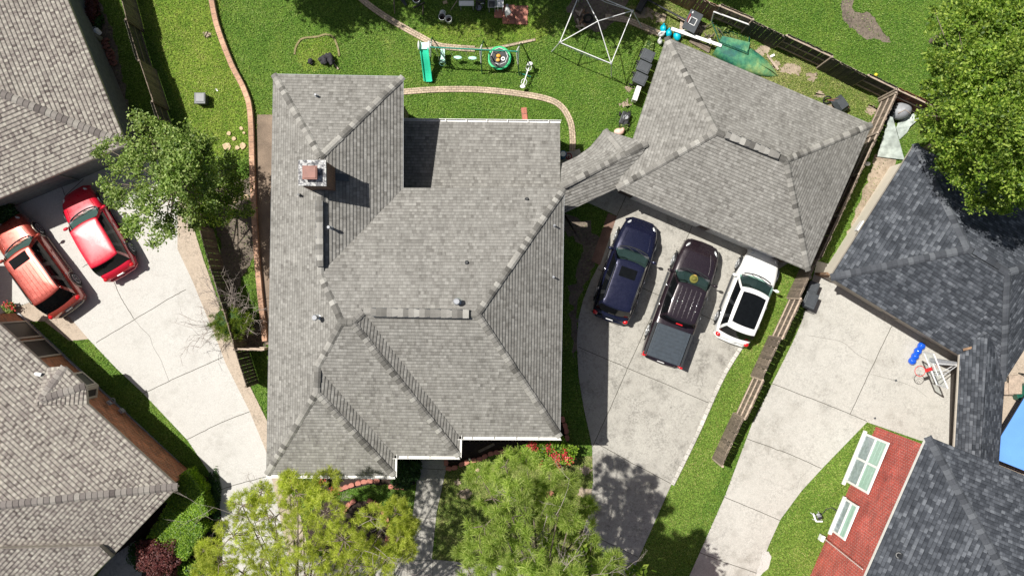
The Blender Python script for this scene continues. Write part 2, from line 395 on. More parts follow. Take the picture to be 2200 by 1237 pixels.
        if parent is None: o.location = o_loc; ORG[o.name] = o_loc.copy()
        if bevel:
            md = o.modifiers.new('bevel', 'BEVEL'); md.width = bevel; md.segments = 2; md.limit_method = 'ANGLE'
        return o
ORG = {}
def tag(o, label=None, cat=None, group=None, kind=None):
    if label: o['label'] = label
    if cat: o['category'] = cat
    if group: o['group'] = group
    if kind: o['kind'] = kind
    return o
def thing(name, label, cat, loc=(0, 0, 0), group=None, local=False, rz=0):
    o = bpy.data.objects.new(name, None); C.objects.link(o); o.location = loc; o.empty_display_size = .2; o.rotation_euler.z = rz
    ORG[o.name] = Vector((0, 0, 0)) if local else Vector(loc); return tag(o, label, cat, group)
def struct(mb, name, mat): return tag(mb.build(name, mat), None, None, None, 'structure')
def copy_tree(o, parent=None):
    c = o.copy(); C.objects.link(c)
    if parent is not None: c.parent = parent
    for ch in [x for x in bpy.data.objects if x.parent == o]: copy_tree(ch, c)
    return c

def smooth_line(pts, n=6):
    out = []; P = [Vector((p[0], p[1], 0)) for p in pts]
    for i in range(len(P) - 1):
        p0 = P[max(i - 1, 0)]; p1 = P[i]; p2 = P[i + 1]; p3 = P[min(i + 2, len(P) - 1)]
        for k in range(n):
            t = k / n
            out.append(.5 * ((2 * p1) + (-p0 + p2) * t + (2 * p0 - 5 * p1 + 4 * p2 - p3) * t * t + (-p0 + 3 * p1 - 3 * p2 + p3) * t ** 3))
    out.append(P[-1]); return out
LV = [0]; SHEETS = []; LINES = []
def sheet(name, px, z, mat, wob=0, parent=None, kind='structure', smooth=False):
    LV[0] += 1; z = .004 + LV[0] * .0009
    pts = [W(x, y) for x, y in px]
    if smooth: pts = smooth_line([(p.x, p.y) for p in pts] + [(pts[0].x, pts[0].y)], 5)[:-1]
    if wob:
        q = []
        for i in range(len(pts)):
            a, b = pts[i], pts[(i + 1) % len(pts)]; n = max(1, int((b - a).length / .18))
            for k in range(n): q.append(a.lerp(b, k / n) + Vector((random.gauss(0, wob), random.gauss(0, wob), 0)))
        pts = q
    SHEETS.append((name if name != 'lawn_patch' else mat.name, [(p.x, p.y) for p in pts]))
    m = MB(); m.poly([(p.x, p.y, z) for p in pts]); o = m.build(name, mat, parent)
    if parent is None: tag(o, kind=kind)
    return o
def strip(mb, px, width, z, h=0, world=False):
    P = [Vector((p[0], p[1], 0)) for p in px] if world else smooth_line([W(x, y)[:2] for x, y in px])
    d = 0; prev = None
    if h: LINES.append((np.array([(p.x, p.y) for p in P]), width / 2 + .01))
    for i, p in enumerate(P):
        t = (P[min(i + 1, len(P) - 1)] - P[max(i - 1, 0)]).normalized(); n = Vector((-t.y, t.x, 0)) * width / 2
        if prev is not None:
            a, b, dd = prev; L = (p - P[i - 1]).length
            v = [a, b, p - n, p + n]
            mb.add([(q.x, q.y, z + h) for q in v], [(0, 1, 2, 3)], False, [[(dd, width), (dd, 0), (dd + L, 0), (dd + L, width)]])
            if h:
                for q, r in ((v[1], v[2]), (v[3], v[0])):
                    mb.add([(q.x, q.y, z), (r.x, r.y, z), (r.x, r.y, z + h), (q.x, q.y, z + h)], [(0, 1, 2, 3)], False, [[(dd, 0), (dd + L, 0), (dd + L, h), (dd, h)]])
            d += L
        prev = (p + n, p - n, d)
def area2(P): return sum(P[i][0] * P[(i + 1) % len(P)][1] - P[(i + 1) % len(P)][0] * P[i][1] for i in range(len(P)))
def inset(P, d):
    sgn = 1 if area2(P) > 0 else -1; n = len(P); out = []
    for i in range(n):
        a, b, c = Vector(P[i - 1][:2]), Vector(P[i][:2]), Vector(P[(i + 1) % n][:2])
        e1 = (b - a).normalized(); e2 = (c - b).normalized()
        n1 = Vector((-e1.y, e1.x)) * sgn; n2 = Vector((-e2.y, e2.x)) * sgn
        k = 1 + n1.dot(n2); out.append(b + (n1 + n2) * (d / max(k, .2)))
    return [(p.x, p.y) for p in out]

# ---------------------------------------------------------------- roofs
def clip(poly, v0, v1):
    def half(P, f):
        out = []
        for i in range(len(P)):
            a, b = P[i], P[(i + 1) % len(P)]; fa, fb = f(a), f(b)
            if fa >= 0: out.append(a)
            if (fa >= 0) != (fb >= 0): t = fa / (fa - fb); out.append((a[0] + (b[0] - a[0]) * t, a[1] + (b[1] - a[1]) * t))
        return out
    P = half(poly, lambda p: p[1] - v0)
    return half(P, lambda p: v1 - p[1]) if P else P
def roof_face(mb, pts, row, t=.02):
    P = [Vector(p) for p in pts]; n = Vector((0, 0, 0))
    for i in range(len(P)): n += P[i].cross(P[(i + 1) % len(P)])
    n.normalize()
    if n.z < 0: n = -n; P = P[::-1]
    u = Vector((0, 0, 1)).cross(n); u = u.normalized() if u.length > 1e-4 else Vector((1, 0, 0)); v = n.cross(u)
    c = sum(P, Vector()) / len(P); nd = c.dot(n)
    uv = [(p.dot(u), p.dot(v)) for p in P]; lo = min(q[1] for q in uv); hi = max(q[1] for q in uv)
    k = 0
    while lo + k * row < hi - 1e-4:
        v0 = lo + k * row; v1 = min(v0 + row, hi); Q = clip(uv, v0, v1); k += 1
        if len(Q) < 3: continue
        vs = [u * a + v * b + n * (nd + t * (1 - (b - v0) / row)) for a, b in Q]
        kk = k - .5
        mb.add(vs, [list(range(len(vs)))], False, [[(a, kk * row + (b - v0 - row / 2) * .98) for a, b in Q]])
        low = [a for a, b in Q if abs(b - v0) < 1e-5]
        if len(low) >= 2:
            a0, a1 = min(low), max(low)
            q = [u * a0 + v * v0 + n * nd, u * a1 + v * v0 + n * nd, u * a1 + v * v0 + n * (nd + t), u * a0 + v * v0 + n * (nd + t)]
            mb.add(q, [(0, 1, 2, 3)], False, [[(a0, kk * row), (a1, kk * row), (a1, kk * row), (a0, kk * row)]])
def ridge_caps(mb, a, b, width=.30, step=.16, drop=.06, row=.14, vert=.028):
    a, b = Vector(a), Vector(b)
    if a.z > b.z: a, b = b, a
    x = (b - a).normalized(); y = Vector((0, 0, 1)).cross(x).normalized(); L = (b - a).length; n = max(1, int(L / step)); st = L / n
    for i in range(n):
        p0 = a + x * (i * st); p1 = a + x * ((i + 1) * st + .02); l0 = vert + .035; l1 = vert + .012
        vs = []
        jw = random.uniform(-.008, .008)
        for p, l in ((p0, l0), (p1, l1)):
            vs += [p + y * (width / 2 + jw) + Vector((0, 0, l - drop)), p + y * width * .2 + Vector((0, 0, l)), p - y * width * .2 + Vector((0, 0, l)), p - y * (width / 2 - jw) + Vector((0, 0, l - drop))]
        lowr = [q - Vector((0, 0, .03)) for q in vs[:4]]
        uu, vv = random.uniform(0, 60), (random.randrange(400) + .5) * row
        fs = [(0, 4, 5, 1), (1, 5, 6, 2), (2, 6, 7, 3), (0, 1, 9, 8), (1, 2, 10, 9), (2, 3, 11, 10)]
        mb.add(vs + lowr, fs, False, [[(uu, vv)] * 4] * 6)
def house_roof(parent, faces, caps, mat, row, cap_w=.27, step=.19, thick=.02):
    m = MB()
    for f in faces: roof_face(m, f, row, thick)
    r = m.build('roof', mat, parent)
    if caps:
        cm_ = {'grey_shingle': M['cap'], 'tan_shingle': M['cap_left'], 'slate_shingle': M['cap_dark']}[mat.name]
        for a, b in caps: m = MB(); ridge_caps(m, a, b, cap_w, step, row=row); m.build('ridge_cap', cm_, r)
    return r
def ray(px, py, P0, n):
    d = Vector(((px - CX) / S, -(py - CY) / S, -H)); o = Vector((0, 0, H))
    t = (Vector(P0) - o).dot(n) / d.dot(n); return o + d * t
def plane_of(pts):
    P = [Vector(p) for p in pts]; n = Vector((0, 0, 0))
    for i in range(len(P)): n += P[i].cross(P[(i + 1) % len(P)])
    n.normalize(); return sum(P, Vector()) / len(P), (n if n.z > 0 else -n)
# ================================================================ GROUND
m = MB(); m.poly([(-400, -400, 0), (400, -400, 0), (400, 400, 0), (-400, 400, 0)]); struct(m, 'lawn', M['grass'])
def g(name, px, lvl, mat, wob=0, smooth=False): return sheet(name, px, .004 * lvl, mat, wob, smooth=smooth)
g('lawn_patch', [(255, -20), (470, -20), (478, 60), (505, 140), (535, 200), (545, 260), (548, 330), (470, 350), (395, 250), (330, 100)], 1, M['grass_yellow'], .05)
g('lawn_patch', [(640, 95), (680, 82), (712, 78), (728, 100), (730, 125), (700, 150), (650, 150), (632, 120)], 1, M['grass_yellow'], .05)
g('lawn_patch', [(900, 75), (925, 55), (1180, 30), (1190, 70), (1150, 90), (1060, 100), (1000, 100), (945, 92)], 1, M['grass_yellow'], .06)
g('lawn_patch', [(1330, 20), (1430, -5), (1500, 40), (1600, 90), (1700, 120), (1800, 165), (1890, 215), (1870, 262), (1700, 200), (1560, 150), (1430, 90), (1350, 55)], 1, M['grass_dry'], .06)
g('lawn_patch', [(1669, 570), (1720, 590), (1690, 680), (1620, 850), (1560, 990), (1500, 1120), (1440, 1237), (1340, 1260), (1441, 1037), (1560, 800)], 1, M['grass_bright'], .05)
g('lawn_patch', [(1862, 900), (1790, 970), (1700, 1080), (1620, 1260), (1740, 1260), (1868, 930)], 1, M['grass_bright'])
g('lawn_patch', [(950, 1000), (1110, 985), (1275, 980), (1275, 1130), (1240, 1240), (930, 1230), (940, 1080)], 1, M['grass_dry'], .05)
g('bare_soil', [(1250, -30), (1345, -30), (1350, 10), (1325, 45), (1275, 70), (1245, 50), (1222, 20)], 2, M['soil'], .07, True)
g('bare_soil', [(1812, -30), (1835, -30), (1833, 22), (1870, 30), (1890, 58), (1912, 85), (1905, 92), (1880, 82), (1862, 84), (1832, 62), (1808, 36)], 2, M['soil'], .03, True)
g('bare_soil', [(1880, 330), (1925, 345), (1915, 395), (1870, 480), (1790, 600), (1770, 600), (1830, 480)], 2, M['soil_light'], .05)
g('bare_soil', [(1210, 455), (1262, 480), (1290, 520), (1262, 600), (1240, 660), (1235, 760), (1228, 740), (1225, 640), (1240, 570), (1250, 530), (1215, 500)], 2, M['soil'], .09, True)
for cx_, cy_, r_ in ((1385, 30, 22), (1420, 42, 16), (1700, 150, 20), (1745, 165, 14), (1690, 208, 10), (1790, 238, 24), (1870, 235, 14), (1665, 140, 12), (1760, 205, 11), (1350, 190, 10), (1345, 225, 12), (1500, 60, 20), (1640, 110, 16), (1262, 1060, 20), (1258, 1010, 12), (1400, 70, 10), (1000, 1060, 14), (985, 1035, 8), (445, 75, 9)):
    a = [(cx_ + r_ * random.uniform(.5, 1.3) * math.cos(t), cy_ + r_ * random.uniform(.4, .9) * math.sin(t)) for t in np.linspace(0, 6.28, 9)[:-1]]
    g('bare_soil', a, 3, M['soil_light'], .04, True)
g('mulch_bed', [(986, 900), (1210, 900), (1225, 960), (1140, 985), (1070, 972), (1020, 990), (962, 1006), (960, 960)], 2, M['mulch'], .02)
g('mulch_bed', [(590, 1000), (900, 960), (890, 1040), (800, 1040), (700, 1060), (600, 1045)], 2, M['mulch'], .02)
g('mulch_bed', [(700, 1075), (800, 1078), (838, 1120), (835, 1165), (810, 1185), (680, 1180), (660, 1110)], 2, M['mulch'], .03, True)
g('mulch_bed', [(255, 1100), (330, 1060), (420, 1010), (462, 1030), (476, 1100), (478, 1150), (470, 1250), (240, 1250)], 2, M['mulch'], .04)
g('soil_strip', [(160, -20), (205, -20), (240, 60), (262, 150), (285, 260), (250, 260)], 2, M['soil'], .06)
g('shady_soil', [(455, 400), (545, 380), (556, 520), (520, 600), (500, 650), (480, 580)], 2, M['soil'], .05)
g('shady_soil', [(500, 640), (530, 690), (575, 690), (572, 745), (535, 745), (515, 700)], 2, M['soil'], .04)
# driveways
def drive(name, px, mat, joints, lvl=3, smooth=False, jw=.03):
    o = g(name, px, lvl, mat, smooth=smooth); o['kind'] = 'structure'
    m = MB()
    for j in joints:
        P = [W(*p) for p in j]; Q = []
        for a, b in zip(P[:-1], P[1:]):
            for k in range(8): Q.append(a.lerp(b, k / 8) + Vector((random.gauss(0, .006), random.gauss(0, .006), 0)))
        Q.append(P[-1]); strip(m, [(p.x, p.y) for p in Q], jw, .0042 + LV[0] * .0009 + .0005 * joints.index(j) / 9, world=True)
    m.build('joint', M['joint'], o); return o
drive('left_driveway', [(-60, 480), (0, 440), (181, 380), (330, 320), (382, 400), (382, 535), (414, 603), (466, 730), (485, 780), (536, 881), (572, 968), (590, 1020), (640, 1140), (680, 1300), (480, 1300), (478, 1147), (476, 1099), (449, 1012), (403, 944), (309, 845), (250, 790), (191, 728), (152, 683), (110, 655), (65, 649), (-60, 700)], M['concrete_l'],
      [[(239, 590), (261, 640), (288, 684)], [(207, 736), (290, 686), (367, 640), (400, 622)], [(309, 845), (370, 815), (483, 765)], [(403, 943), (480, 905), (562, 874)], [(463, 1055), (500, 1042), (579, 1021)], [(178, 574), (200, 562)], [(181, 385), (141, 421), (133, 400)], [(478, 1150), (660, 1120)]])
m = MB(); strip(m, [(288, 684), (305, 705), (322, 722), (330, 745), (345, 770), (355, 795), (364, 818)], .014, .0044 + LV[0] * .0009); m.build('crack', M['joint'], bpy.data.objects['left_driveway'])
g('tan_walk', [(382, 400), (401, 440), (437, 555), (515, 780), (536, 826), (575, 905), (600, 1020), (640, 1080), (690, 1300), (640, 1300), (600, 1100), (572, 968), (536, 881), (485, 780), (466, 730), (414, 603), (382, 535)], 4, M['concrete_tan'])
g('tan_walk', [(29, 665), (65, 649), (110, 652), (152, 683), (191, 728), (150, 732), (97, 690), (60, 690)], 4, M['concrete_tan'])
drive('main_driveway', [(1205, 330), (1245, 320), (1252, 345), (1340, 380), (1700, 560), (1670, 580), (1597, 738), (1547, 812), (1493, 932), (1441, 1042), (1353, 1240), (1330, 1300), (1225, 1300), (1240, 1180), (1263, 1105), (1274, 1035), (1272, 958), (1253, 871), (1243, 808), (1239, 735), (1243, 682), (1253, 643), (1270, 600), (1289, 565), (1325, 464), (1264, 436), (1205, 440)], M['concrete_m'],
      [[(1272, 960), (1312, 874), (1348, 790), (1410, 655), (1488, 482)], [(1242, 745), (1348, 790), (1530, 868)], [(1280, 950), (1360, 995), (1442, 1038)], [(1270, 1145), (1300, 1162), (1370, 1195)], [(1284, 578), (1374, 616), (1560, 700)], [(1325, 464), (1350, 410)]])
drive('right_driveway', [(1755, 560), (1790, 570), (1830, 590), (2080, 770), (2070, 960), (1975, 945), (1862, 906), (1766, 1005), (1721, 1054), (1676, 1115), (1652, 1168), (1627, 1234), (1600, 1300), (1440, 1300), (1480, 1237), (1558, 1062), (1615, 910), (1700, 740), (1722, 690)], M['concrete_r'],
      [[(1603, 941), (1690, 972), (1764, 1005)], [(1655, 822), (1770, 866), (1862, 904)], [(1554, 1066), (1620, 1093), (1676, 1117)], [(1502, 1185), (1560, 1208), (1627, 1230)], [(1826, 888), (1867, 800), (1915, 700)]])
m = MB(); strip(m, [(1735, 720), (1775, 727), (1810, 735), (1840, 760), (1868, 775)], .012, .0044 + LV[0] * .0009); strip(m, [(1870, 803), (1915, 815), (1960, 830), (1990, 852)], .010, .0045 + LV[0] * .0009); m.build('crack', M['joint'], bpy.data.objects['right_driveway'])
g('front_walk', [(895, 940), (962, 940), (958, 1010), (938, 1100), (928, 1200), (1010, 1208), (1100, 1215), (1250, 1230), (1250, 1320), (600, 1320), (600, 1190), (760, 1195), (874, 1200), (884, 1130), (895, 1040)], 3, M['concrete_m'])
m = MB()
for j in ([(880, 1105), (933, 1115)], [(872, 1201), (930, 1203)], [(900, 1005), (958, 1008)], [(930, 1203), (930, 1260)], [(876, 1203), (874, 1260)]): strip(m, [tuple(W(*p)[:2]) for p in j], .025, .0044 + LV[0] * .0009, world=True)
m.build('joint', M['joint'], bpy.data.objects['front_walk'])
g('pale_slab', [(1640, 1180), (1655, 1190), (1652, 1215), (1630, 1237), (1625, 1234)], 5, M['concrete_l'], .02, True)
g('front_path', [(240, 1195), (292, 1160), (312, 1200), (300, 1260), (190, 1260)], 4, M['concrete_m'])
g('paver_walk', [(553, 247), (600, 247), (600, 740), (572, 740), (560, 560), (551, 400)], 4, M['paver'])
g('paver_walk', [(1306, 458), (1325, 465), (1289, 570), (1270, 560)], 5, M['patio_tile'])
g('side_yard_patio', [(2120, 740), (2400, 700), (2400, 1100), (2120, 1000)], 3, M['concrete_tan'])
for nm, ln in (('brick_edging', [(740, -40), (778, 0), (830, 38), (900, 78), (940, 98), (985, 104), (1020, 106)]), ('narrow_edging', [(1020, 106), (1050, 106), (1090, 99), (1150, 86)]),
               ('brick_edging', [(860, 199), (880, 197), (940, 193), (1020, 193), (1100, 200), (1170, 212), (1205, 229), (1225, 262), (1230, 300), (1229, 325)]),
               ('brick_edging', [(1300, 38), (1345, 44), (1380, 58), (1425, 77)])):
    m = MB(); strip(m, ln, .28 if 'brick' in nm else .12, .0, .065); struct(m, nm, M['edging'])
m = MB(); strip(m, [(633, 118), (637, 100), (650, 84), (680, 80), (700, 75), (714, 79), (722, 92), (727, 108), (729, 122)], .085, 0, .06)
tag(m.build('bed_edging', soilmat('mossy_brick', (.10, .12, .03), (.34, .27, .15), 14)), 'broken ring of old bricks around a sunken bed on the lawn', 'edging')
m = MB(); strip(m, [(1125, 232), (1128, 262)], .26, 0, .06); struct(m, 'paver_strip', M['patio_tile'])
m = MB(); strip(m, [(1597, 737), (1551, 812), (1497, 932), (1444, 1040)], .20, .0, .055); struct(m, 'edging_strip', brick('pale_paver', (.50, .48, .44), (.44, .42, .38), (.22, .2, .17), .30, .2, .010))
def grassline(px, n, spread=.07, hgt=.06):
    pass
# low brick border wall
m = MB(); strip(m, [(447, -40), (457, 0), (470, 60), (500, 140), (528, 196), (541, 250), (546, 400), (555, 560), (572, 732)], .24, 0, .26)
tag(m.build('border_wall', brick('border_brick', (.50, .30, .20), (.40, .24, .16), (.3, .2, .15), .3, .24, .012)), 'low curving border wall of pink brown bricks between two lawns', 'low wall')

# ================================================================ MAIN HOUSE
ze = 5.13
P1, P2, P3, P4, P5, P6, P7, P8, P9, P10 = [W(x, y, ze) for x, y in ((588, 160), (866, 165), (866, 404), (1212, 405), (1203, 938), (986, 937), (985, 979), (847, 978), (846, 1021), (573, 1019))]
A1 = W(688, 337, 6.8); A2 = W(688, 590, 6.8); K1 = W(734, 692, 7.66); K2 = W(757, 693, 7.66); M1 = W(781, 669, 7.5); M2 = W(1025, 675, 7.5)
B1 = W(682, 787, 6.84); B2 = W(680, 843, 6.78)
house = thing('grey_roofed_house', 'large central house with a grey shingle roof, white gutters and a chimney', 'house', (P10.x + 5, P10.y + 8, 0))
fW = [P10, P1, A1, A2, K1, B1, B2]; fE = [A1, A2, P3, P2]; fN = [A2, K1, K2, M1, M2, P4, P3]
roof = house_roof(house, [fW, fE, fN, [A1, P1, P2], [M2, P4, P5], [M1, M2, P5, P6], [K2, M1, P6, P7], [K2, K1, B1, P8, P7], [B1, B2, P9, P8], [B2, P9, P10]],
    [(P1, A1), (P2, A1), (A1.lerp(A2, .25), A1.lerp(A2, .38)), (A1.lerp(A2, .93), A2), (A2, K1), (K2, K1), (K2, M1), (M1, M1.lerp(M2, .07)), (M1.lerp(M2, .93), M2), (P4, M2), (P5, M2), (P7, K2), (B1, K1), (B1, B2), (P9, B2), (P10, B2)], M['roof'], .14, thick=.024)
foot = [P1, P2, P3, P4, P5, P6, P7, P8, P9, P10]
m = MB(); m.prism([(p.x, p.y) for p in foot], ze - .16, ze - .012, top=False); m.build('soffit', M['fascia'], house)
m = MB(); m.prism(inset([(p.x, p.y) for p in foot], .42), 0, ze - .17, top=False, bottom=False); m.build('wall', M['brick_house'], house)
def gutter(mb, a, b, z, out=.06):
    a, b = Vector((a.x, a.y, z)), Vector((b.x, b.y, z)); d = (b - a).normalized(); n = Vector((d.y, -d.x, 0)) * out
    for off, hh, ww in ((out * .2, .02, .0), ): pass
    L = (b - a).length; c = (a + b) / 2 + n
    m_ = Matrix.Rotation(math.atan2(d.y, d.x), 3, 'Z')
    mb.box(c + Vector((0, 0, -.06)), (L + .06, .10, .02), m_); mb.box(c + n.normalized() * .055 + Vector((0, 0, -.0)), (L + .12, .022, .12), m_)
    for k in range(int(L / .9)):
        p = a + d * (.5 + k * .9) + n; mb.box(p + Vector((0, 0, .05)), (.03, .12, .012), m_)
for a, b in ((P10, P9), (P8, P7), (P6, P5), (P9, P8), (P7, P6)):
    m = MB(); gutter(m, a, b, ze); m.build('gutter', M['fascia'], house)
for u, v in ((P5, P4), (P10, P1), (P1, P2), (P2, P3)): m = MB(); m.beam(u, v, .03, .05); m.build('drip_edge', M['mgrey'], house)
# porch roof
q = [W(868, 261, 2.58), W(1203, 265, 2.58), W(1204, 425, 3.32), W(868, 421, 3.32)]
pr = house_roof(house, [q], [], M['roof'], .14); pr.name = 'porch_roof'
m = MB(); m.prism([(q[0].x, q[0].y), (q[3].x, q[3].y), (q[2].x, q[2].y), (q[1].x, q[1].y)], 2.38, 2.56, top=False); m.build('porch_soffit', M['fascia'], house)
m = MB(); gutter(m, q[1], q[0], 2.60); m.build('gutter', M['fascia'], house)
for t in (.02, .35, .67, .98):
    p = q[0].lerp(q[1], t); m = MB(); m.box((p.x, p.y - .25, 1.2), (.14, .14, 2.4)); m.build('porch_post', M['fascia'], house)
def raised_vent(parent, a, b, wdt, hgt, name='ridge_vent'):
    a, b = Vector(a), Vector(b); d = (b - a).normalized(); n = Vector((-d.y, d.x, 0)).normalized()
    m = MB(); up = Vector((0, 0, hgt))
    m.beam(a + up * .5, b + up * .5, wdt - .06, hgt); bb = m.build(name, M['black'], parent)
    m = MB(); L = (b - a).length; k = max(1, int(L / .2)); st = L / k; rot = Matrix.Rotation(math.atan2(d.y, d.x), 3, 'Z')
    for i in range(k):
        c = a + d * (i + .5) * st + Vector((0, 0, hgt + .012 + .006 * (i % 2))); uu, vv = random.uniform(0, 60), (random.randrange(400) + .5) * .14
        hx, hy = st / 2 + .012, wdt / 2 - .035
        vs = [c + rot @ Vector(v) for v in ((-hx, -hy, -.012), (hx, -hy, -.022), (hx, hy, -.022), (-hx, hy, -.012), (-hx, 0, .02), (hx, 0, .01))]
        m.add(vs, [(0, 1, 5, 4), (4, 5, 2, 3), (0, 4, 3), (1, 2, 5)], False, [[(uu, vv)] * 4] * 2 + [[(uu, vv)] * 3] * 2)
    m.build('vent_cap', M['cap'], bb)
raised_vent(roof, W(798, 670, 7.56), W(1007, 674, 7.56), .40, .13)
raised_vent(roof, W(687, 432, 6.86), W(688, 572, 6.86), .34, .11)
cw, nW = plane_of(fW); cn, nN = plane_of(fN); ce, nE = plane_of(fE); cm, nM = plane_of([M2, P4, P5]); cN1, nN1 = plane_of([A1, P1, P2])
def pipe(parent, px, py, P0, n, r, h, mat, cap=None, name='vent_pipe'):
    p = ray(px, py, P0, n); m = MB(); m.cyl(p - Vector((0, 0, .1)), p + Vector((0, 0, h)), r, n=12); m.cyl(p + n * .005, p + n * .035, r * 1.9, r * 1.3, 12); o = m.build(name, mat, parent)
    if cap: m = MB(); m.cyl(p + Vector((0, 0, h)), p + Vector((0, 0, h + .09)), r * cap, r * cap * .75, 14); m.build('pipe_cap', M['mgrey'], o)
pipe(roof, 712, 490, ce, nE, .05, .45, M['mgrey'], 1.5); pipe(roof, 646, 420, cw, nW, .045, .35, M['black'])
pipe(roof, 681, 207, cN1, nN1, .045, .3, M['mgrey']); pipe(roof, 684, 681, cw, nW, .07, .55, M['metal'], 1.7)
pipe(roof, 983, 647, cn, nN, .09, .4, M['metal'], 1.5); pipe(roof, 1003, 564, cn, nN, .05, .14, M['black']); pipe(roof, 1132, 428, cn, nN, .05, .14, M['black'])
pipe(roof, 1191, 485, cm, nM, .035, .3, M['mgrey']); pipe(roof, 1189, 595, cm, nM, .035, .3, M['mgrey'])
# chimney
zt = 8.25
c4 = [W(641, 344, zt), W(700, 344, zt), W(701, 400, zt), W(641, 399, zt)]
m = MB(); m.prism(inset([(p.x, p.y) for p in c4[::-1]], .03), 5.6, zt - .10, bottom=False); ch = m.build('chimney', brick('chimney_brick', (.26, .13, .09), (.16, .09, .07), (.09, .06, .05), .2, .08), roof)
m = MB(); m.prism([(p.x, p.y) for p in c4[::-1]], zt - .1, zt); m.build('chimney_crown', M['crown'], ch)
q = [W(653, 359, 8.4), W(682, 359, 8.4), W(682, 385, 8.4), W(653, 385, 8.4)]; cc = sum(q, Vector()) / 4
m = MB(); m.box((cc.x, cc.y, 8.37), (.44, .42, .24)); m.box((cc.x, cc.y, 8.52), (.54, .50, .05)); m.box((cc.x, cc.y, 8.562), (.46, .42, .035)); m.build('flue_cap', M['rust'], ch, bevel=.01)
m = MB(); b_ = ray(712, 380, ce, nE); m.box(b_ + nE * .035, (.28, 1.35, .01), nE.to_track_quat('Z', 'Y').to_matrix()); m.build('flashing', M['dgrey'], ch)
# front door and windows (south side, below the eaves)
def window(parent, a, b, z0, z1, fmat, pmat, cols=1, rows=1, fw=.07, depth=.05, pm2=None):
    a, b = Vector((a[0], a[1], 0)), Vector((b[0], b[1], 0)); d = (b - a).normalized(); n = Vector((d.y, -d.x, 0)); L = (b - a).length
    rot = Matrix.Rotation(math.atan2(d.y, d.x), 3, 'Z'); m = MB()
    def bx(mb, u0, u1, w0, w1, th, off): mb.box(a + d * (u0 + u1) / 2 + n * off + Vector((0, 0, (w0 + w1) / 2)), (u1 - u0, th, w1 - w0), rot)
    bx(m, 0, L, z0, z0 + fw, depth, 0); bx(m, 0, L, z1 - fw, z1, depth, 0); bx(m, 0, fw, z0 + fw, z1 - fw, depth, 0); bx(m, L - fw, L, z0 + fw, z1 - fw, depth, 0)
    for i in range(1, cols): bx(m, L * i / cols - fw / 2, L * i / cols + fw / 2, z0 + fw, z1 - fw, depth * .9, 0)
    for i in range(1, rows):
        zz = z0 + (z1 - z0) * i / rows
        for c in range(cols): bx(m, L * c / cols + fw * (.5 if c else 1), L * (c + 1) / cols - fw * (.5 if c < cols - 1 else 1), zz - fw * .4, zz + fw * .4, depth * .8, 0)
    w_ = m.build('window', fmat, parent)
    if pm2 is None: m = MB(); bx(m, fw * .5, L - fw * .5, z0 + fw * .5, z1 - fw * .5, .01, -depth * .3); m.build('pane', pmat, w_)
    else:
        zm = (z0 + z1) / 2
        m = MB(); bx(m, fw * .5, L - fw * .5, z0 + fw * .5, zm, .01, -depth * .3); m.build('pane', pmat, w_)
        m = MB(); bx(m, fw * .5, L - fw * .5, zm, z1 - fw * .5, .01, -depth * .25)
        for c in range(cols):
            for t in (.33, .66): bx(m, L * c / cols + fw, L * (c + 1) / cols - fw, zm + (z1 - zm) * t - .008, zm + (z1 - zm) * t + .008, .012, -depth * .2)
        m.build('pane', pm2, w_)
    return w_
ip = inset([(p.x, p.y) for p in foot], .40)
def wallpt(i, j, t): a, b = Vector(ip[i]), Vector(ip[j]); return a.lerp(b, t)
for (i, j, t0, t1, z0, z1) in ((9, 8, .15, .4, .9, 2.3), (9, 8, .6, .85, .9, 2.3), (5, 4, .25, .6, .6, 2.4), (4, 3, .2, .3, 1, 2.3), (4, 3, .6, .7, 1, 2.3)):
    window(house, wallpt(i, j, t0), wallpt(i, j, t1), z0, z1, M['fascia'], M['window'], 2, 1)
a, b = wallpt(7, 6, .4), wallpt(7, 6, .7); m = MB(); m.box(((a.x + b.x) / 2, (a.y + b.y) / 2 - .02, 1.05), (1.0, .06, 2.1)); dr = m.build('door', M['rust'], house); m = MB(); m.ell((a.x + .25, a.y - .08, 1.0), (.03, .03, .03)); m.build('handle', M['chrome'], dr)

# ================================================================ GARAGE + BREEZEWAY
zg = 3.1
G1, G2, G3, G4 = W(1432, 80, zg), W(1873, 268, zg), W(1737, 582, zg), W(1325, 405, zg); R1, R2 = W(1540, 284, 4.85), W(1689, 344, 4.85)
gar = thing('detached_garage', 'detached garage with a grey hip roof standing behind the three parked cars', 'garage', (W(1585, 330).x, W(1585, 330).y, 0))
fgs = [G4, G3, R2, R1]; fgw = [G1, G4, R1]
gr = house_roof(gar, [[G1, G2, R2, R1], [G2, G3, R2], fgs, fgw], [(G1, R1), (G2, R2), (G3, R2), (G4, R1), (R1, R1.lerp(R2, .1)), (R1.lerp(R2, .9), R2)], M['roof'], .14, thick=.022)
gfoot = [(p.x, p.y) for p in (G1, G4, G3, G2)]
m = MB(); m.prism(gfoot, zg - .16, zg - .012, top=False); m.build('soffit', M['fascia'], gar)
gi = inset(gfoot, .35); m = MB(); m.prism(gi, 0, zg - .17, top=False, bottom=False); m.build('wall', M['brick_house'], gar)
raised_vent(gr, R1.lerp(R2, .12) + Vector((0, 0, .06)), R1.lerp(R2, .88) + Vector((0, 0, .06)), .36, .11)
for t0, t1 in ((.08, .48), (.54, .92)):
    a, b = Vector(gi[1]).lerp(Vector(gi[2]), t0), Vector(gi[1]).lerp(Vector(gi[2]), t1); d = b - a; m = MB()
    for k in range(4): m.box((*((a + b) / 2 + Vector((d.y, -d.x)).normalized() * .03), .3 + k * .56), (d.length, .05, .54), math.atan2(d.y, d.x))
    m.build('garage_door', M['fascia'], gar)
zb = 2.75
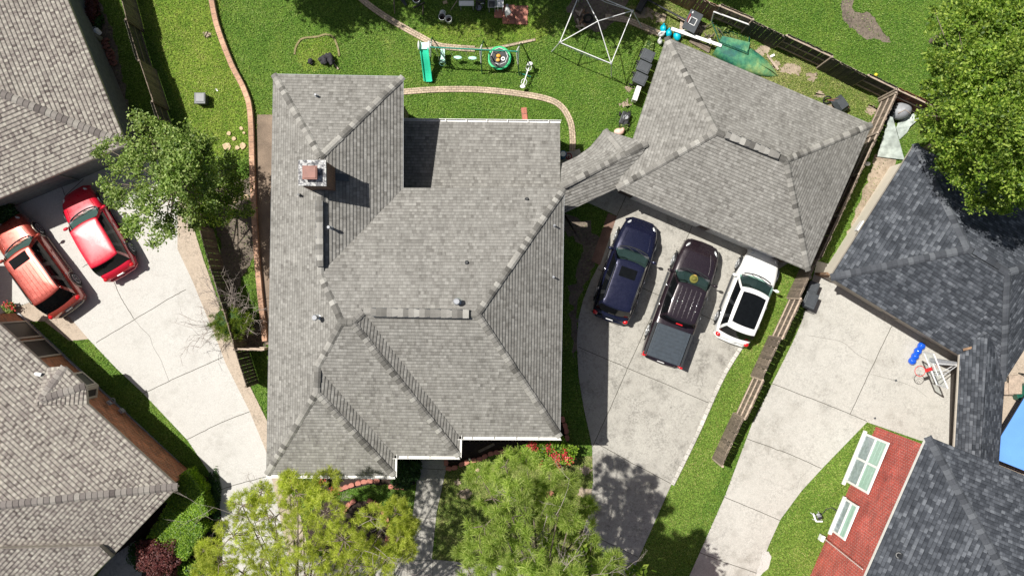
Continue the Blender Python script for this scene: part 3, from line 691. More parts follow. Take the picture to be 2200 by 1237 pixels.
bz = thing('breezeway', 'short grey roofed breezeway joining the big house to the garage', 'covered walkway', tuple(W(1260, 400)))
E1, E1b, E2, E3 = W(1206, 352, zb), W(1238, 338, zb), W(1268, 316, zb), W(1299, 279, zb); Hh = W(1343, 333, 3.5); R0 = W(1204, 403, 3.5); Rb = W(1390, 309, 3.62); E4 = W(1362, 300, 3.3)
S0, S1 = W(1213, 456, zb), W(1352, 392, 2.95)
br = house_roof(bz, [[R0, E1, E1b, Hh], [E1b, E2, Hh], [E2, E3, Hh], [E3, E4, Rb, Hh], [R0, S0, S1, Rb, Hh]], [(E3, Hh), (R0, Hh), (Hh, Rb)], M['roof'], .14, thick=.022)
m = MB(); m.prism([(p.x, p.y) for p in (E1, S0, S1, E3, E2, E1b)], zb - .14, zb - .015, top=False); m.build('soffit', M['fascia'], bz)
for px in ((1224, 440), (1330, 392), (1250, 345)):
    p = W(*px, zb); m = MB(); m.box((p.x, p.y, 1.3), (.12, .12, 2.6)); m.build('post', M['fascia'], bz)

# ================================================================ NEIGHBOUR HOUSES
def hip(A, d1, L1, d2, L2, z, pitch):
    A = Vector(A); d1 = Vector((*d1, 0)).normalized(); d2 = Vector((*d2, 0)).normalized(); A = Vector((A.x, A.y, z))
    B = A + d1 * L1; Cc = B + d2 * L2; D = A + d2 * L2; h = min(L1, L2) / 2; up = Vector((0, 0, h * pitch))
    if L1 >= L2: r1 = A + (d1 + d2) * h + up; r2 = B + (d2 - d1) * h + up; F = [[A, B, r2, r1], [B, Cc, r2], [Cc, D, r1, r2], [D, A, r1]]; caps = [(A, r1), (B, r2), (Cc, r2), (D, r1), (r1, r2)]
    else: r1 = A + (d1 + d2) * h + up; r2 = D + (d1 - d2) * h + up; F = [[A, B, r1], [B, Cc, r2, r1], [Cc, D, r2], [D, A, r1, r2]]; caps = [(A, r1), (B, r1), (Cc, r2), (D, r2), (r1, r2)]
    return [A, B, Cc, D], F, caps, (r1, r2)
def neighbour(name, label, A, d1, L1, d2, L2, z, pitch, rmat, row, wmat, over, tmat, capw=.34, cstep=.22, thick=.03):
    cor, F, caps, rr = hip(A, d1, L1, d2, L2, z, pitch); c = sum(cor, Vector()) / 4
    h = thing(name, label, 'house', (c.x, c.y, 0)); r = house_roof(h, F, caps, rmat, row, capw, cstep, thick)
    ft = [(p.x, p.y) for p in cor]
    if area2(ft) < 0: ft = ft[::-1]
    m = MB(); m.prism(ft, z - .18, z - .012, top=False); m.build('soffit', tmat, h)
    m = MB(); m.prism(inset(ft, over), 0, z - .19, top=False, bottom=False); m.build('wall', wmat, h)
    return h, r, cor, F, rr
UL = neighbour('grey_walled_house', 'tan shingled neighbour house with grey walls at the top left', W(272, 311, 3.0), (-126, 310), 17, (-.921, -.389), 13, 3.0, .42, M['roof_left'], .17, M['siding_grey'], .40, M['trim_tan'])
# garage door recess lines on its south wall
a, b = W(30, 436), W(165, 388)
for (x0, y0, x1, y1) in ((20, 441, 84, 418), (98, 413, 172, 386)):
    a, b = W(x0, y0), W(x1, y1); d = (b - a).normalized(); n = Vector((d.y, -d.x, 0)); m = MB()
    for k in range(4): m.box((a + b) / 2 + n * .02 + Vector((0, 0, .32 + k * .54)), ((b - a).length, .05, .52), math.atan2(d.y, d.x))
    m.build('garage_door', M['siding_grey'], UL[0])
LL = neighbour('orange_brick_house', 'tan shingled neighbour house with orange brick walls at the lower left', W(382, 1045, 2.8), (-.738, .674), 11.8, (-.689, -.725), 17, 2.8, .5, M['roof_left'], .17, M['brick_orange'], .36, M['trim_tan'])
h, r = LL[0], LL[1]
cNE, nNE = plane_of(LL[3][0]); 
cSE, nSE = plane_of(LL[3][3])
# lower front wing of that house
lift = Vector((0, 0, .32)); pp = [ray(x, y, cSE + lift, nSE) for x, y in ((-90, 1180), (213, 1172), (239, 1196), (60, 1375), (-90, 1375))]
m = MB(); roof_face(m, pp, .17, .03); m.build('wing_roof', M['roof_left'], h)
m = MB(); m.poly([p - Vector((0, 0, .02)) for p in pp]); 
for i in range(len(pp)):
    a, b = pp[i], pp[(i + 1) % len(pp)]; m.add([a - Vector((0, 0, .02)), b - Vector((0, 0, .02)), b - Vector((0, 0, .34)), a - Vector((0, 0, .34))], [(0, 1, 2, 3)])
m.build('wing_fascia', M['trim_tan'], h)
# bay
eb = [W(103, 789, 2.9), W(139, 787, 2.9), W(184, 830, 2.9), W(187, 868, 2.9), W(150, 835, 2.9)]
ap = ray(72, 870, cNE + nNE * .08, nNE); apm = ray(88, 858, cNE + nNE * .20, nNE)
m = MB(); 
for f in ([eb[0], eb[1], apm, ap], [eb[1], eb[2], apm], [eb[2], eb[3], ap, apm]): roof_face(m, f, .17, .03)
bay = m.build('bay_roof', M['roof_left'], h)
for u, v in ((eb[1], apm), (eb[2], apm)): m = MB(); ridge_caps(m, u, v, .36, .2, row=.19); m.build('ridge_cap', M['cap_left'], bay)
def pl(x, y): return tuple(W(x, y)[:2])
bw_ = [pl(160, 800), pl(197.8, 793), pl(232, 822), pl(229, 848), pl(205, 845)]
m = MB(); m.prism([(p.x, p.y) for p in (eb[0], eb[1], eb[2], eb[3], eb[4])][::-1] if area2(eb) < 0 else [(p.x, p.y) for p in eb], 2.72, 2.885, top=False); m.build('bay_soffit', M['trim_tan'], h)
bw2 = bw_ if area2(bw_) > 0 else bw_[::-1]
m = MB(); m.prism(bw2, .85, 2.73); m.build('bay_wall', M['trim_tan'], h)
def off(a, b, t0, t1, o, side=1):
    a, b = Vector(a), Vector(b); d = (b - a).normalized(); n = Vector((d.y, -d.x)) * o * side; return a.lerp(b, t0) + n, a.lerp(b, t1) + n
a, b = off(bw_[2], bw_[1], .06, .94, .02, 1); window(h, a, b, 1.0, 2.65, M['trim_tan'], M['screen'])
a, b = off(bw_[3], bw_[2], .1, .9, .02, 1); window(h, a, b, 1.0, 2.65, M['trim_tan'], M['screen'])
for t0, t1 in (((58.8, 690), (94.7, 724)), ((99.5, 728), (137, 762.5))):
    a, b = off(pl(*t1), pl(*t0), 0, 1, .05, 1); window(h, a, b, .2, 2.5, M['trim_tan'], M['screen'], fw=.08)
m = MB(); a, b = off(pl(410, 1018), pl(37, 670), 0, 1, .03, 1); m.beam((*a, .06), (*b, .06), .08, .12); m.build('footing', M['mgrey'], h)
for px, nm in (((235, 865, .9), 'wall_light'), ((262, 882, .55), 'meter_box')):
    p = W(*px); m = MB()
    if nm == 'wall_light': m.box(p, (.10, .22, .2), R(45)); m.ring(p + Vector((.14, .1, 0)), .12, .02)
    else: m.box(p, (.22, .12, .3), R(-43))
    m.build(nm, M['mgrey'], h)
m = MB(); p = ray(83, 803, cNE, nNE); m.add([p + Vector(v) for v in ((-.2, -.04, .06), (.12, -.1, .1), (.18, .05, .08), (-.02, .1, .16), (-.16, .06, .05))], [(0, 1, 3), (1, 2, 3), (0, 3, 4)]); tag(m.build('white_scrap', M['white']), 'small crumpled white scrap lying on the tan roof near the bay', 'litter')
# unseen wing added past the left edge to throw a shadow
WW = thing('unseen_wing', 'unseen tan shingled wing added past the left edge to cast a shadow', 'house', tuple(W(-300, 560)))
# right house
RL = neighbour('red_brick_house', 'dark slate shingled house with red brick walls and white windows at the lower right', W(1993, 937, 5.1), (-.405, -.914), 19, (.927, -.376), 15, 5.1, .5, M['roof_dark'], .15, M['brick_red'], .36, M['fascia'], .34, .2)
h = RL[0]
a, b = off(pl(1865, 908), pl(1728, 1237), 0, 1, .0); D = (b - a).normalized(); n_ = Vector((D.y, -D.x))
def onwall(px, py, z, o=.05):
    p = Vector(W(px, py, z)[:2]); t = (p - a).dot(D); return a + D * t - n_ * (-o if False else o) if n_.dot(Vector((-1, 0))) < 0 else a + D * t + n_ * o
w1 = window(h, onwall(1862.6, 931, .25), onwall(1816, 1033, .25), .22, 2.62, M['white'], M['pane_grey'], 2, 2, .10, .08, M['pane_green'])
w2 = window(h, onwall(1819.6, 1070, .85), onwall(1787, 1139.6, .85), .85, 2.3, M['white'], M['pane_grey'], 1, 2, .09, .08, M['pane_green'])
for (u, v, z0) in (((1866, 928), (1813, 1041), .12), ((1822, 1067), (1784, 1144), .75)):
    p, q_ = onwall(*u, .2, .04), onwall(*v, .2, .04); m = MB(); m.beam((*p, z0 + .03), (*q_, z0 + .03), .16, .08); m.build('sill', M['fascia'], h)
m = MB(); p = onwall(1766, 1155, .3, .08); m.box((*p, .3), (.28, .16, .34), math.atan2(D.y, D.x)); m.build('meter_box', M['white'], h)
m = MB(); p = onwall(1800, 1172, 1.0, .05); q_ = onwall(1800, 1172, 1.0, .05); m.tube([(*p, .4), (*p, 4.6)], .02); m.build('conduit', M['fascia'], h)
cRL, nRL = plane_of(RL[3][0]); pipe(RL[1], 1931, 1192, cRL, nRL, .09, .12, M['black'])
RG = neighbour('slate_roofed_garage', 'slate shingled garage with a cream side wall under the big right hand tree', W(1784, 596, 2.7), (.857, -.516), 8.8, (.535, .845), 6.9, 2.7, .62, M['roof_dark'], .15, M['stucco'], .45, M['trim_tan'], .32, .2)
RG[0]['category'] = 'garage'
raised_vent(RG[1], RG[4][0].lerp(RG[4][1], .1) + Vector((0, 0, .05)), RG[4][0].lerp(RG[4][1], .75) + Vector((0, 0, .05)), .3, .08)
for ch_ in RG[1].children:
    for c2 in ch_.children: c2.data.materials[0] = M['roof_dark']
m = MB(); p = W(1847, 486, 1.9); m.box(p, (.12, .5, .3), R(-33)); m.build('wall_vent', M['white'], RG[0])
c1, c2 = RG[2][0], RG[2][1]
for t0, t1 in ((.06, .42), (.5, .74)):
    a2, b2 = c1.lerp(c2, t0), c1.lerp(c2, t1); d = (b2 - a2).normalized(); nn = Vector((-d.y, d.x, 0)); m = MB()
    for k in range(4): m.box((a2 + b2) / 2 + nn * .42 - Vector((0, 0, 2.7 - .3 - k * .54)), ((b2 - a2).length, .05, .52), math.atan2(d.y, d.x))
    m.build('garage_door', M['trim_tan'], RG[0])
wg = thing('slate_roofed_link', 'narrow slate shingled link roof between the right garage and red brick house', 'covered walkway', tuple(W(2100, 860)))
a0, a1, b0, b1 = W(2063, 745, 2.7), W(2047, 1010, 2.7), W(2160, 790, 2.7), W(2144, 1010, 2.7); r0, r1 = W(2122, 715, 3.7), W(2106, 1010, 3.6)
wr = house_roof(wg, [[a0, a1, r1, r0], [b0, b1, r1, r0]], [], M['roof_dark'], .15)
m = MB(); m.prism([(p.x, p.y) for p in (a0, a1, b1, b0)], 2.54, 2.685, top=False); m.build('soffit', M['trim_tan'], wg)
m = MB(); m.prism([pl(2042, 775), pl(2036, 1000), pl(2070, 1000), pl(2076, 775)], 0, 2.55, top=False, bottom=False); m.build('wall', plain('dark_brown_wall', (.045, .036, .03), .8), wg)
m = MB(); m.beam(a0 - Vector((.03, 0, 0)), a1 - Vector((.03, 0, 0)), .06, .08); m.build('gutter', M['trim_tan'], wg)
m = MB(); p = ray(2085, 747, plane_of([a0, a1, r1, r0])[0] + Vector((0, 0, .07)), plane_of([a0, a1, r1, r0])[1]); m.box(p, (.65, .10, .03), R(14)); m.build('exposed_batten', M['wood_brown'], wg)
# body of the added unseen wing
q = [(-1330, 430), (-138, 560), (-138, 670), (-1330, 670)]
cor, F, caps, rr = hip(W(-150, 690, 3.2), (0, 1), 3.2, (-1, 0), 8, 3.2, .4)
house_roof(WW, F, caps, M['roof_left'], .17, .38, .2, .03); ft = [(p.x, p.y) for p in cor]; ft = ft if area2(ft) > 0 else ft[::-1]
m = MB(); m.prism(inset(ft, .4), 0, 3.1, top=False, bottom=False); m.build('wall', M['brick_orange'], WW)
# ================================================================ FENCES
def fence(name, label, brk, pats, mats, hgt=1.83, rail_mat=None, gate=False, ragged=.012):
    # brk: list of world (x, y) break points; pats: for each panel +1 = boards on the side left of travel, -1 = right
    base = Vector((*brk[0], 0)); f = thing(name, label, 'fence', base)
    for i in range(len(brk)):
        p = Vector(brk[i]); m = MB(); m.box((p.x, p.y, hgt / 2 - .03), (.09, .09, hgt - .06)); m.build('post', rail_mat or mats[0], f)
    for i in range(len(brk) - 1):
        a, b = Vector(brk[i]), Vector(brk[i + 1]); d = (b - a); L = d.length; d.normalize(); n = Vector((-d.y, d.x)); s = pats[i % len(pats)]
        ang = math.atan2(d.y, d.x); k = max(1, int(L / .148)); st = L / k; m = MB()
        for j in range(k):
            c = a + d * (st * (j + .5)) + n * s * .067; hh = hgt + random.gauss(0, ragged); t = .019; w_ = st - .010
            lean = random.gauss(0, .006)
            vs = []
            for u, z in ((-w_ / 2, .04), (w_ / 2, .04), (w_ / 2, hh - .03), (w_ / 2 - .03, hh), (-w_ / 2 + .03, hh), (-w_ / 2, hh - .03)):
                q = c + d * (u + lean * z) + n * (lean * z * .6); vs += [(q.x + n.x * t / 2, q.y + n.y * t / 2, z), (q.x - n.x * t / 2, q.y - n.y * t / 2, z)]
            fs = [(0, 2, 4, 6, 8, 10), (11, 9, 7, 5, 3, 1)] + [(2 * q, 2 * q + 1, 2 * ((q + 1) % 6) + 1, 2 * ((q + 1) % 6)) for q in range(6)]
            m.add(vs, fs)
        pn = m.build('board_panel', mats[i % len(mats)], f)
        for z in (.28, .95, 1.62):
            m = MB()
            z = z * hgt / 1.83; p = a + d * .05 + n * s * .036; q = b - d * .05 + n * s * .036
            m.beam((p.x, p.y, z), (q.x, q.y, z), .040, .09)
            if z > 1.5 * hgt / 1.83: m.beam((p.x, p.y, z + .05), (q.x, q.y, z + .05), .085, .035)
            m.build('rail', rail_mat or mats[0], pn)
    return f
def lin(p, q, y): t = (y - p[1]) / (q[1] - p[1]); return (p[0] + (q[0] - p[0]) * t, y)
ea, eb_ = (1888, 218), (1531, 986)
ys = [984, 887, 807, 722, 640, 598]
fence('board_fence', 'brown board fence standing between the two right driveways, its panels facing alternate sides', [pl(*lin(ea, eb_, y)) for y in ys], [1, -1, 1, -1, 1], [M['wood_grey'], M['wood_grey']], 1.8, M['wood_pale'], ragged=.02)
# travel is north; east = right (-1)
ys = [596, 560, 470, 385, 300, 218]
fence('board_fence', 'dark topped board fence squeezed between the garage and the cream sided garage', [pl(*lin(ea, eb_, y)) for y in ys], [1, -1, -1, -1, -1], [M['wood_grey']], 1.8, M['rail_grey'], ragged=.03)
NF = [(1343, -45), (1440, 1), (1525, 42), (1593, 70), (1662, 103), (1755, 146), (1829, 184), (1887, 212)]
fence('board_fence', 'long stained board fence behind the canoe and garage at the top', [pl(*p) for p in NF], [-1, -1, 1, -1, 1, -1, 1], [M['wood_brown'], M['wood_brown'], M['wood_grey'], M['wood_dark'], M['wood_dark'], M['wood_dark'], M['wood_dark']], 1.9, M['rail_grey'])
fence('board_fence', 'reddish board fence piece ending beneath the big right hand tree', [pl(1889, 213), pl(1975, 253), pl(2065, 297), pl(2160, 345)], [1, 1, 1], [woodmat('reddish_wood', (.15, .05, .03), (.2, .07, .04))], 1.9, M['wood_pale'])
LF = [(260, -100), (286, -16), (308, 68), (334, 152), (362, 236), (392, 320), (424, 405), (456, 493), (480, 580), (506, 663), (530, 745), (554, 821)]
fence('board_fence', 'long dark board fence between the left neighbours and the left lawn', [pl(*p) for p in LF], [-1, 1, -1, 1, -1, 1, -1, 1, 1, 1, 1], [M['wood_dark'], M['wood_grey']], 1.8, M['wood_grey'])
fence('board_fence', 'short weathered board fence closing the side yard beside the bare shrub', [pl(528, 742), pl(590, 744)], [-1], [M['wood_grey']], 1.8, M['wood_pale'])
fence('board_fence', 'tiny brown board fence between the cream garage and the bins', [pl(1752, 588), pl(1795, 600)], [-1], [M['wood_brown']], 1.5, M['wood_brown'])

# ================================================================ VEGETATION
def np_mesh(name, V, nper, mat, parent=None, loc=None):
    # V: (n*nper, 3) array; every nper points are one face
    V = np.asarray(V, dtype=np.float32)
    off = loc if loc is not None else (ORG[parent.name] if parent is not None else Vector((0, 0, 0)))
    V = V - np.array([off[0], off[1], off[2]], dtype=np.float32)
    n = len(V) // nper; me = bpy.data.meshes.new(name); me.vertices.add(len(V)); me.vertices.foreach_set('co', V.ravel())
    me.loops.add(len(V)); me.loops.foreach_set('vertex_index', np.arange(len(V), dtype=np.int32)); me.polygons.add(n)
    me.polygons.foreach_set('loop_start', np.arange(0, len(V), nper, dtype=np.int32)); me.polygons.foreach_set('loop_total', np.full(n, nper, dtype=np.int32))
    me.materials.append(mat); me.update(calc_edges=True); o = bpy.data.objects.new(name, me); C.objects.link(o)
    if parent is not None: o.parent = parent
    elif loc is not None: o.location = loc
    ORG[o.name] = Vector(off); return o
def unit(v): return v / np.maximum(np.linalg.norm(v, axis=-1, keepdims=True), 1e-6)
def leaves(cent, size, up=.6, aspect=.6):
    n = len(cent); nrm = unit(rng.normal(size=(n, 3)) + np.array([0, 0, up * 2])); t = unit(np.cross(nrm, rng.normal(size=(n, 3)))); b = np.cross(nrm, t)
    s = size * rng.uniform(.6, 1.3, (n, 1)); t = t * s; b = b * s * aspect
    fold = nrm * s * .18
    return np.stack([cent - t, cent + b * .9 - fold * 0, cent + t, cent - b * .9], 1).reshape(-1, 3)
def clump_tree(name, label, ctr, rad, trunk, nclump, nleaf, lsize, crad, mat, bark, flat=.6, holes=.25, group=None, cat='tree', shell=.45, tips=0, seed=1, sub=None):
    r_ = np.random.default_rng(seed); ctr = np.array(ctr, float); rad = np.array(rad, float)
    f = thing(name, label, cat, (trunk[0], trunk[1], 0), group)
    if sub:
        LC = np.array([c for c, _ in sub]); LR = np.array([r0 for _, r0 in sub]); wgt = LR ** 2 / (LR ** 2).sum(); li = r_.choice(len(LR), nclump, p=wgt)
        dd = unit(r_.normal(size=(nclump, 3))) * np.array([1, 1, .6]); P = LC[li] + dd * LR[li][:, None] * r_.uniform(.15, 1.0, (nclump, 1)) ** .6
        ctr = LC.mean(0); rad = np.array([LR.mean() * 2.5] * 3)
    dirs = unit(r_.normal(size=(nclump * 2, 3))); dirs[:, 2] = np.where(dirs[:, 2] < -.35, -dirs[:, 2], dirs[:, 2]); lobes = unit(r_.normal(size=(9, 3)))
    k = (dirs @ lobes.T).max(1); rr = (shell + (1 - shell) * r_.random(len(dirs)) ** .6) * (.72 + .40 * np.clip((k - .55) / .45, 0, 1))
    keep = (k > holes) | (r_.random(len(k)) < .5); P = P if sub else (ctr + dirs * rr[:, None] * rad)[keep][:nclump]
    m = MB(); T = Vector(trunk); top = Vector(ctr) + Vector((0, 0, rad[2] * .1)); h0 = top.z * .5
    m.tube([T, T.lerp(top, .35) + Vector((.12, .05, 0)), T.lerp(top, .7), top], [.20 * rad[0] / 3, .15 * rad[0] / 3, .1 * rad[0] / 3, .04], 8)
    tr = m.build('trunk', bark, f); m = MB()
    sel = r_.choice(len(P), min(len(P), 70), replace=False)
    for i in sel:
        p = Vector(P[i]); s0 = T.lerp(top, r_.uniform(.45, .92)); mid = s0.lerp(p, .55) + Vector((r_.normal() * .12, r_.normal() * .12, .1)); m.tube([s0, mid, p], [.045, .025, .008], 5, False)
    m.build('branch', bark, tr)
    if sub: crad = crad * 1.0
    n = nclump * nleaf; idx = np.repeat(np.arange(len(P)), nleaf)
    d = r_.normal(size=(len(idx), 3)) * .55; d = d * np.array([1, 1, flat]) * crad * r_.uniform(.6, 1.35, (len(P), 1))[idx]
    np_mesh('crown', leaves(P[idx] + d, lsize), 4, mat, f); return f
def tufts(cent, dirs, nn, ln, wd, spread=.9):
    n = len(cent); idx = np.repeat(np.arange(n), nn); d = unit(dirs[idx] * (1 - spread * .55) + unit(rng.normal(size=(len(idx), 3))) * spread)
    L = ln * rng.uniform(.6, 1.15, (len(idx), 1)); side = unit(np.cross(d, rng.normal(size=(len(idx), 3)))) * wd
    c = cent[idx] + rng.normal(size=(len(idx), 3)) * .03; tip = c + d * L - np.array([0, 0, 1]) * L * .1
    return np.stack([c - side * .6, c + side * .6, tip + side * .25, tip - side * .25], 1).reshape(-1, 3)
def pine(name, label, trunk, H_, sprays, mat, bark, tn, nn, ln, wd, spread=.9, seed=3, group=None, twig=None, scale=1.0):
    # sprays: list of (centre, radius) branch masses; every mass is fed by a limb from the trunk
    r_ = np.random.default_rng(seed); f = thing(name, label, 'tree', (trunk[0], trunk[1], 0), group); T = Vector(trunk)
    m = MB(); m.tube([T, T + Vector((.1, .05, H_ * .5)), T + Vector((0, .1, H_))], [.24, .16, .05], 9); tr = m.build('trunk', bark, f)
    m = MB(); PC = []; PD = []; tw = MB()
    for c, rd in sprays:
        rd = rd * scale
        c = Vector(c); s0 = T + Vector((0, 0, min(c.z * .9, H_ * .95))); s0.z = max(1.5, s0.z - (c.xy - T.xy).length * .35)
        mid = s0.lerp(c, .5) + Vector((r_.normal() * .15, r_.normal() * .15, .12)); m.tube([s0, mid, c], [.05, .035, .02], 6, False)
        for k in range(tn):
            dv = unit(r_.normal(size=3) * np.array([1, 1, .55])); p = np.array(c) + dv * rd * r_.uniform(.25, 1.0) ** .6
            p[2] += -.12 * rd * (dv[0] ** 2 + dv[1] ** 2)
            PC.append(p); PD.append(unit(dv + np.array([0, 0, .55])))
            if r_.random() < .12: m.tube([c.lerp(Vector(p), .1), c.lerp(Vector(p), .6) + Vector((r_.normal() * .05, r_.normal() * .05, .03)), Vector(p)], [.022, .014, .006], 4, False)
    m.build('branch', bark, tr)
    PC = np.array(PC); PD = np.array(PD); np_mesh('crown', tufts(PC, PD, nn, ln, wd, spread), 4, mat, f)
    if twig:
        for c, dr, L in twig: m = MB(); twigs(m, Vector(c), Vector(dr), L, 3, .014); m.build('dead_twig', M['bark_pale'], f)
    return f
def twigs(m, p, d, L, depth, r):
    d = d.normalized(); pts = [p]; q = p
    for k in range(4):
        d = (d + Vector((random.gauss(0, .16), random.gauss(0, .16), random.gauss(0, .09)))).normalized(); q = q + d * L / 4; pts.append(q)
    m.tube(pts, [r * (1 - .2 * k) for k in range(5)], 4, False)
    if depth > 0:
        for k in (1, 2, 3, 4):
            if random.random() < .8: twigs(m, pts[k], d + Vector((random.gauss(0, .7), random.gauss(0, .7), random.gauss(0, .25))), L * .5, depth - 1, r * .6)
def lobes(L): return [(tuple(W(x, y, z)), r0) for x, y, z, r0 in L]
LT = lobes([(300, 255, 5.6, .35), (322, 285, 6, .6), (375, 300, 6.4, .75), (440, 315, 5.6, .6), (250, 362, 5.2, .5), (215, 330, 4.8, .28), (228, 315, 4.6, .2), (300, 350, 6, .8), (370, 375, 6.8, .95), (440, 385, 5.6, .75), (488, 352, 3.8, .55), (500, 395, 3.2, .6), (222, 400, 4.6, .35), (250, 425, 5, .45), (320, 430, 6.2, .8), (285, 485, 5, .45), (350, 485, 5.4, .6), (330, 525, 4.6, .22), (400, 445, 5.4, .55), (270, 505, 4.6, .25), (540, 450, 3, .25), (460, 440, 3.6, .4), (390, 330, 6.6, .8), (265, 300, 5.4, .28), (420, 480, 4.2, .3)])
BT = lobes([(2030, 50, 7, .7), (2100, 60, 8.5, 1.1), (2180, 60, 9, 1.2), (2010, 130, 6.5, .6), (2060, 140, 8, 1.0), (2140, 150, 10, 1.3), (2230, 150, 11, 1.5), (2000, 195, 6, .45), (2040, 220, 7.5, .85), (2110, 240, 9.5, 1.2), (2200, 260, 11, 1.5), (2015, 290, 6.4, .5), (2060, 310, 7.4, .8), (2130, 330, 9, 1.1), (2210, 350, 10, 1.2), (2065, 385, 6.6, .55), (2110, 425, 6.6, .65), (2165, 400, 8, .8), (2160, 445, 6, .35), (2290, 200, 11, 1.8), (2290, 330, 10, 1.6), (1990, 250, 5.6, .3), (2200, 420, 7, .5), (2060, 5, 6.5, .5), (2035, 350, 6, .35), (2080, 180, 8.6, .9), (2250, 60, 9, 1.4), (2170, 200, 10.5, 1.2), (2085, 275, 8.5, .8)])
lt = W(352, 372, 5.2)
clump_tree('leafy_tree', 'leafy green tree standing over the left fence beside the red car', (lt.x, lt.y, 5.0), (2.95, 2.65, 1.9), (W(425, 440).x, W(425, 440).y, 0), 430, 44, .064, .24, M['leaf'], M['bark'], shell=.3, holes=.66, seed=4, flat=.5, sub=LT)
p = W(460, 420, 3.4); 
clump_tree('leafy_tree', 'small low green tree leaning over the side yard beneath the bigger leafy tree', (p.x, p.y, 3.0), (1.55, 1.4, .9), (W(425, 455).x, W(425, 455).y, 0), 80, 60, .055, .26, M['leaf_dark'], M['bark'], shell=.2, holes=.6, seed=5)
p = W(2222, 238, 8.5)
clump_tree('big_leafy_tree', 'big dense green tree spreading over the slate roof at the right edge', (p.x, p.y, 8.2), (4.1, 4.1, 3.0), (p.x + .3, p.y, 0), 1150, 72, .066, .25, M['leaf_dark'], M['bark'], shell=.5, holes=.35, seed=8, flat=.5, sub=BT)
p = W(2170, -10, 6); clump_tree('big_leafy_tree', 'darker green tree in the top right corner behind the big one', (p.x, p.y, 6), (2.2, 1.2, 2.0), (p.x, p.y, 0), 220, 80, .06, .35, M['leaf_hedge'], M['bark'], shell=.5, seed=9)
# trees standing beyond the top edge of the frame; their shade falls on the back yard
def src(sx, sy, z):   # crown position whose shadow centre is at the photo point
    g_ = W(sx, sy); return (g_.x - SX * z, g_.y - SY * z)
for i, (sx, sy, z, rx, ry, nc, lb) in enumerate(((750, -50, 9, 2.7, 3.2, 300, 'tall leafy tree beyond the top edge shading the lawn behind the house'), (1000, -50, 9, 3.4, 2.5, 300, 'wide leafy tree beyond the top edge shading the patio clutter'), (1215, -10, 8, 1.5, 2.0, 110, 'slim leafy tree beyond the top edge shading the bare soil patch'), (1330, 5, 8, 1.7, 1.9, 110, 'round leafy tree beyond the top edge beside the pole frame'), (1570, -30, 8, 1.0, 1.0, 60, 'little leafy tree beyond the top edge above the board fence'), (2110, -60, 8, 2, 1.4, 100, 'leafy tree past the top right corner'))):
    x, y = src(sx, sy, z); clump_tree('leafy_tree', lb, (x, y, z), (rx, ry, 1.8), (x, y, 0), nc, 42, .13, .5, M['leaf_dark'], M['bark'], shell=.3, holes=.3, seed=20 + i, group='trees beyond the top edge')
# cypress at the lower left
def sp(px, py, z, r): p = W(px, py, z); return ((p.x, p.y, z), r)
SP = [sp(x, y, z, r) for x, y, z, r in ((500, 1150, 7.5, .8), (470, 1210, 7, .7), (520, 1085, 7.2, .6), (560, 1200, 8, .9), (590, 1110, 8, .9), (640, 1060, 8.2, .75), (590, 1230, 8, .8), (640, 1150, 9, .9), (700, 1040, 7.8, .6), (660, 1230, 9, .9), (700, 1100, 9, .7), (740, 1160, 9, .8), (760, 1215, 8.5, .9), (800, 1110, 8.2, .55), (850, 1100, 8, .55), (860, 1150, 7.8, .5), (830, 1200, 8, .5), (880, 1130, 7.6, .35), (440, 1237, 6.8, .6), (610, 1290, 9, 1), (720, 1290, 9, 1), (500, 1290, 8, 1), (820, 1280, 8, .9), (650, 1090, 6.5, .9), (560, 1150, 6, .9), (620, 1200, 6, 1), (700, 1180, 6.5, .8), (780, 1180, 6.5, .7), (560, 1060, 7, .45), (440, 1180, 6.8, .35), (870, 1180, 7.6, .4), (620, 1035, 7.6, .4), (720, 1240, 6.5, 1), (520, 1230, 6.5, .9), (480, 1250, 6, .8))]
tk = W(705, 1262); TW = [((W(560, 1120, 7.5)), (-.9, .3, .15), 2.4), ((W(575, 1062, 7.3)), (-.6, .6, 0), .8), (W(770, 1130, 8.6), (.5, .3, .2), 1.3), (W(760, 1180, 8.8), (.9, -.2, .1), 1.5), (W(800, 1170, 8.4), (.7, -.6, .1), 1.4), (W(700, 1200, 8.8), (-.7, -.4, .1), 1.6), (W(640, 1180, 8.8), (-.8, .4, .1), 1.6), (W(720, 1100, 8.8), (.2, .7, .1), 1.0)]
pine('bright_conifer', 'bright yellow green conifer with pale bare twigs at the bottom left of centre', (tk.x, tk.y, 0), 10, SP, M['needle_y'], M['bark'], 70, 50, .17, .010, .95, 11, twig=TW)
# pine in the front lawn
SP = [sp(x, y, z, r) for x, y, z, r in ((1030, 1020, 9, .5), (1085, 1000, 9.5, .6), (1130, 985, 9.2, .45), (1060, 1070, 10, .75), (1120, 1050, 10.5, .6), (1180, 1020, 9.5, .55), (1215, 1040, 9.2, .45), (1040, 1130, 11, .75), (1100, 1110, 11.5, .8), (1090, 1160, 12, .8), (1030, 1180, 11, .8), (1120, 1200, 11.5, .8), (1060, 1220, 11, .8), (1170, 1100, 9.5, .5), (1200, 1100, 10.8, .5), (1225, 1115, 10.6, .4), (1150, 1160, 9, .8), (1200, 1150, 8.5, .7), (1250, 1140, 8, .6), (1270, 1175, 8, .55), (1235, 1180, 7.5, .7), (1190, 1210, 9.5, .7), (1160, 1237, 11, .7), (1210, 1237, 11, .5), (1010, 1237, 10, .5), (1260, 1090, 7, .35), (1150, 1060, 8, .6), (1000, 1190, 9, .4), (1120, 1260, 11.5, 1), (1040, 1290, 11, 1), (1100, 1080, 8.5, .9), (1170, 1130, 7.5, .9), (1080, 1190, 9, .9), (1210, 1080, 8, .5))]
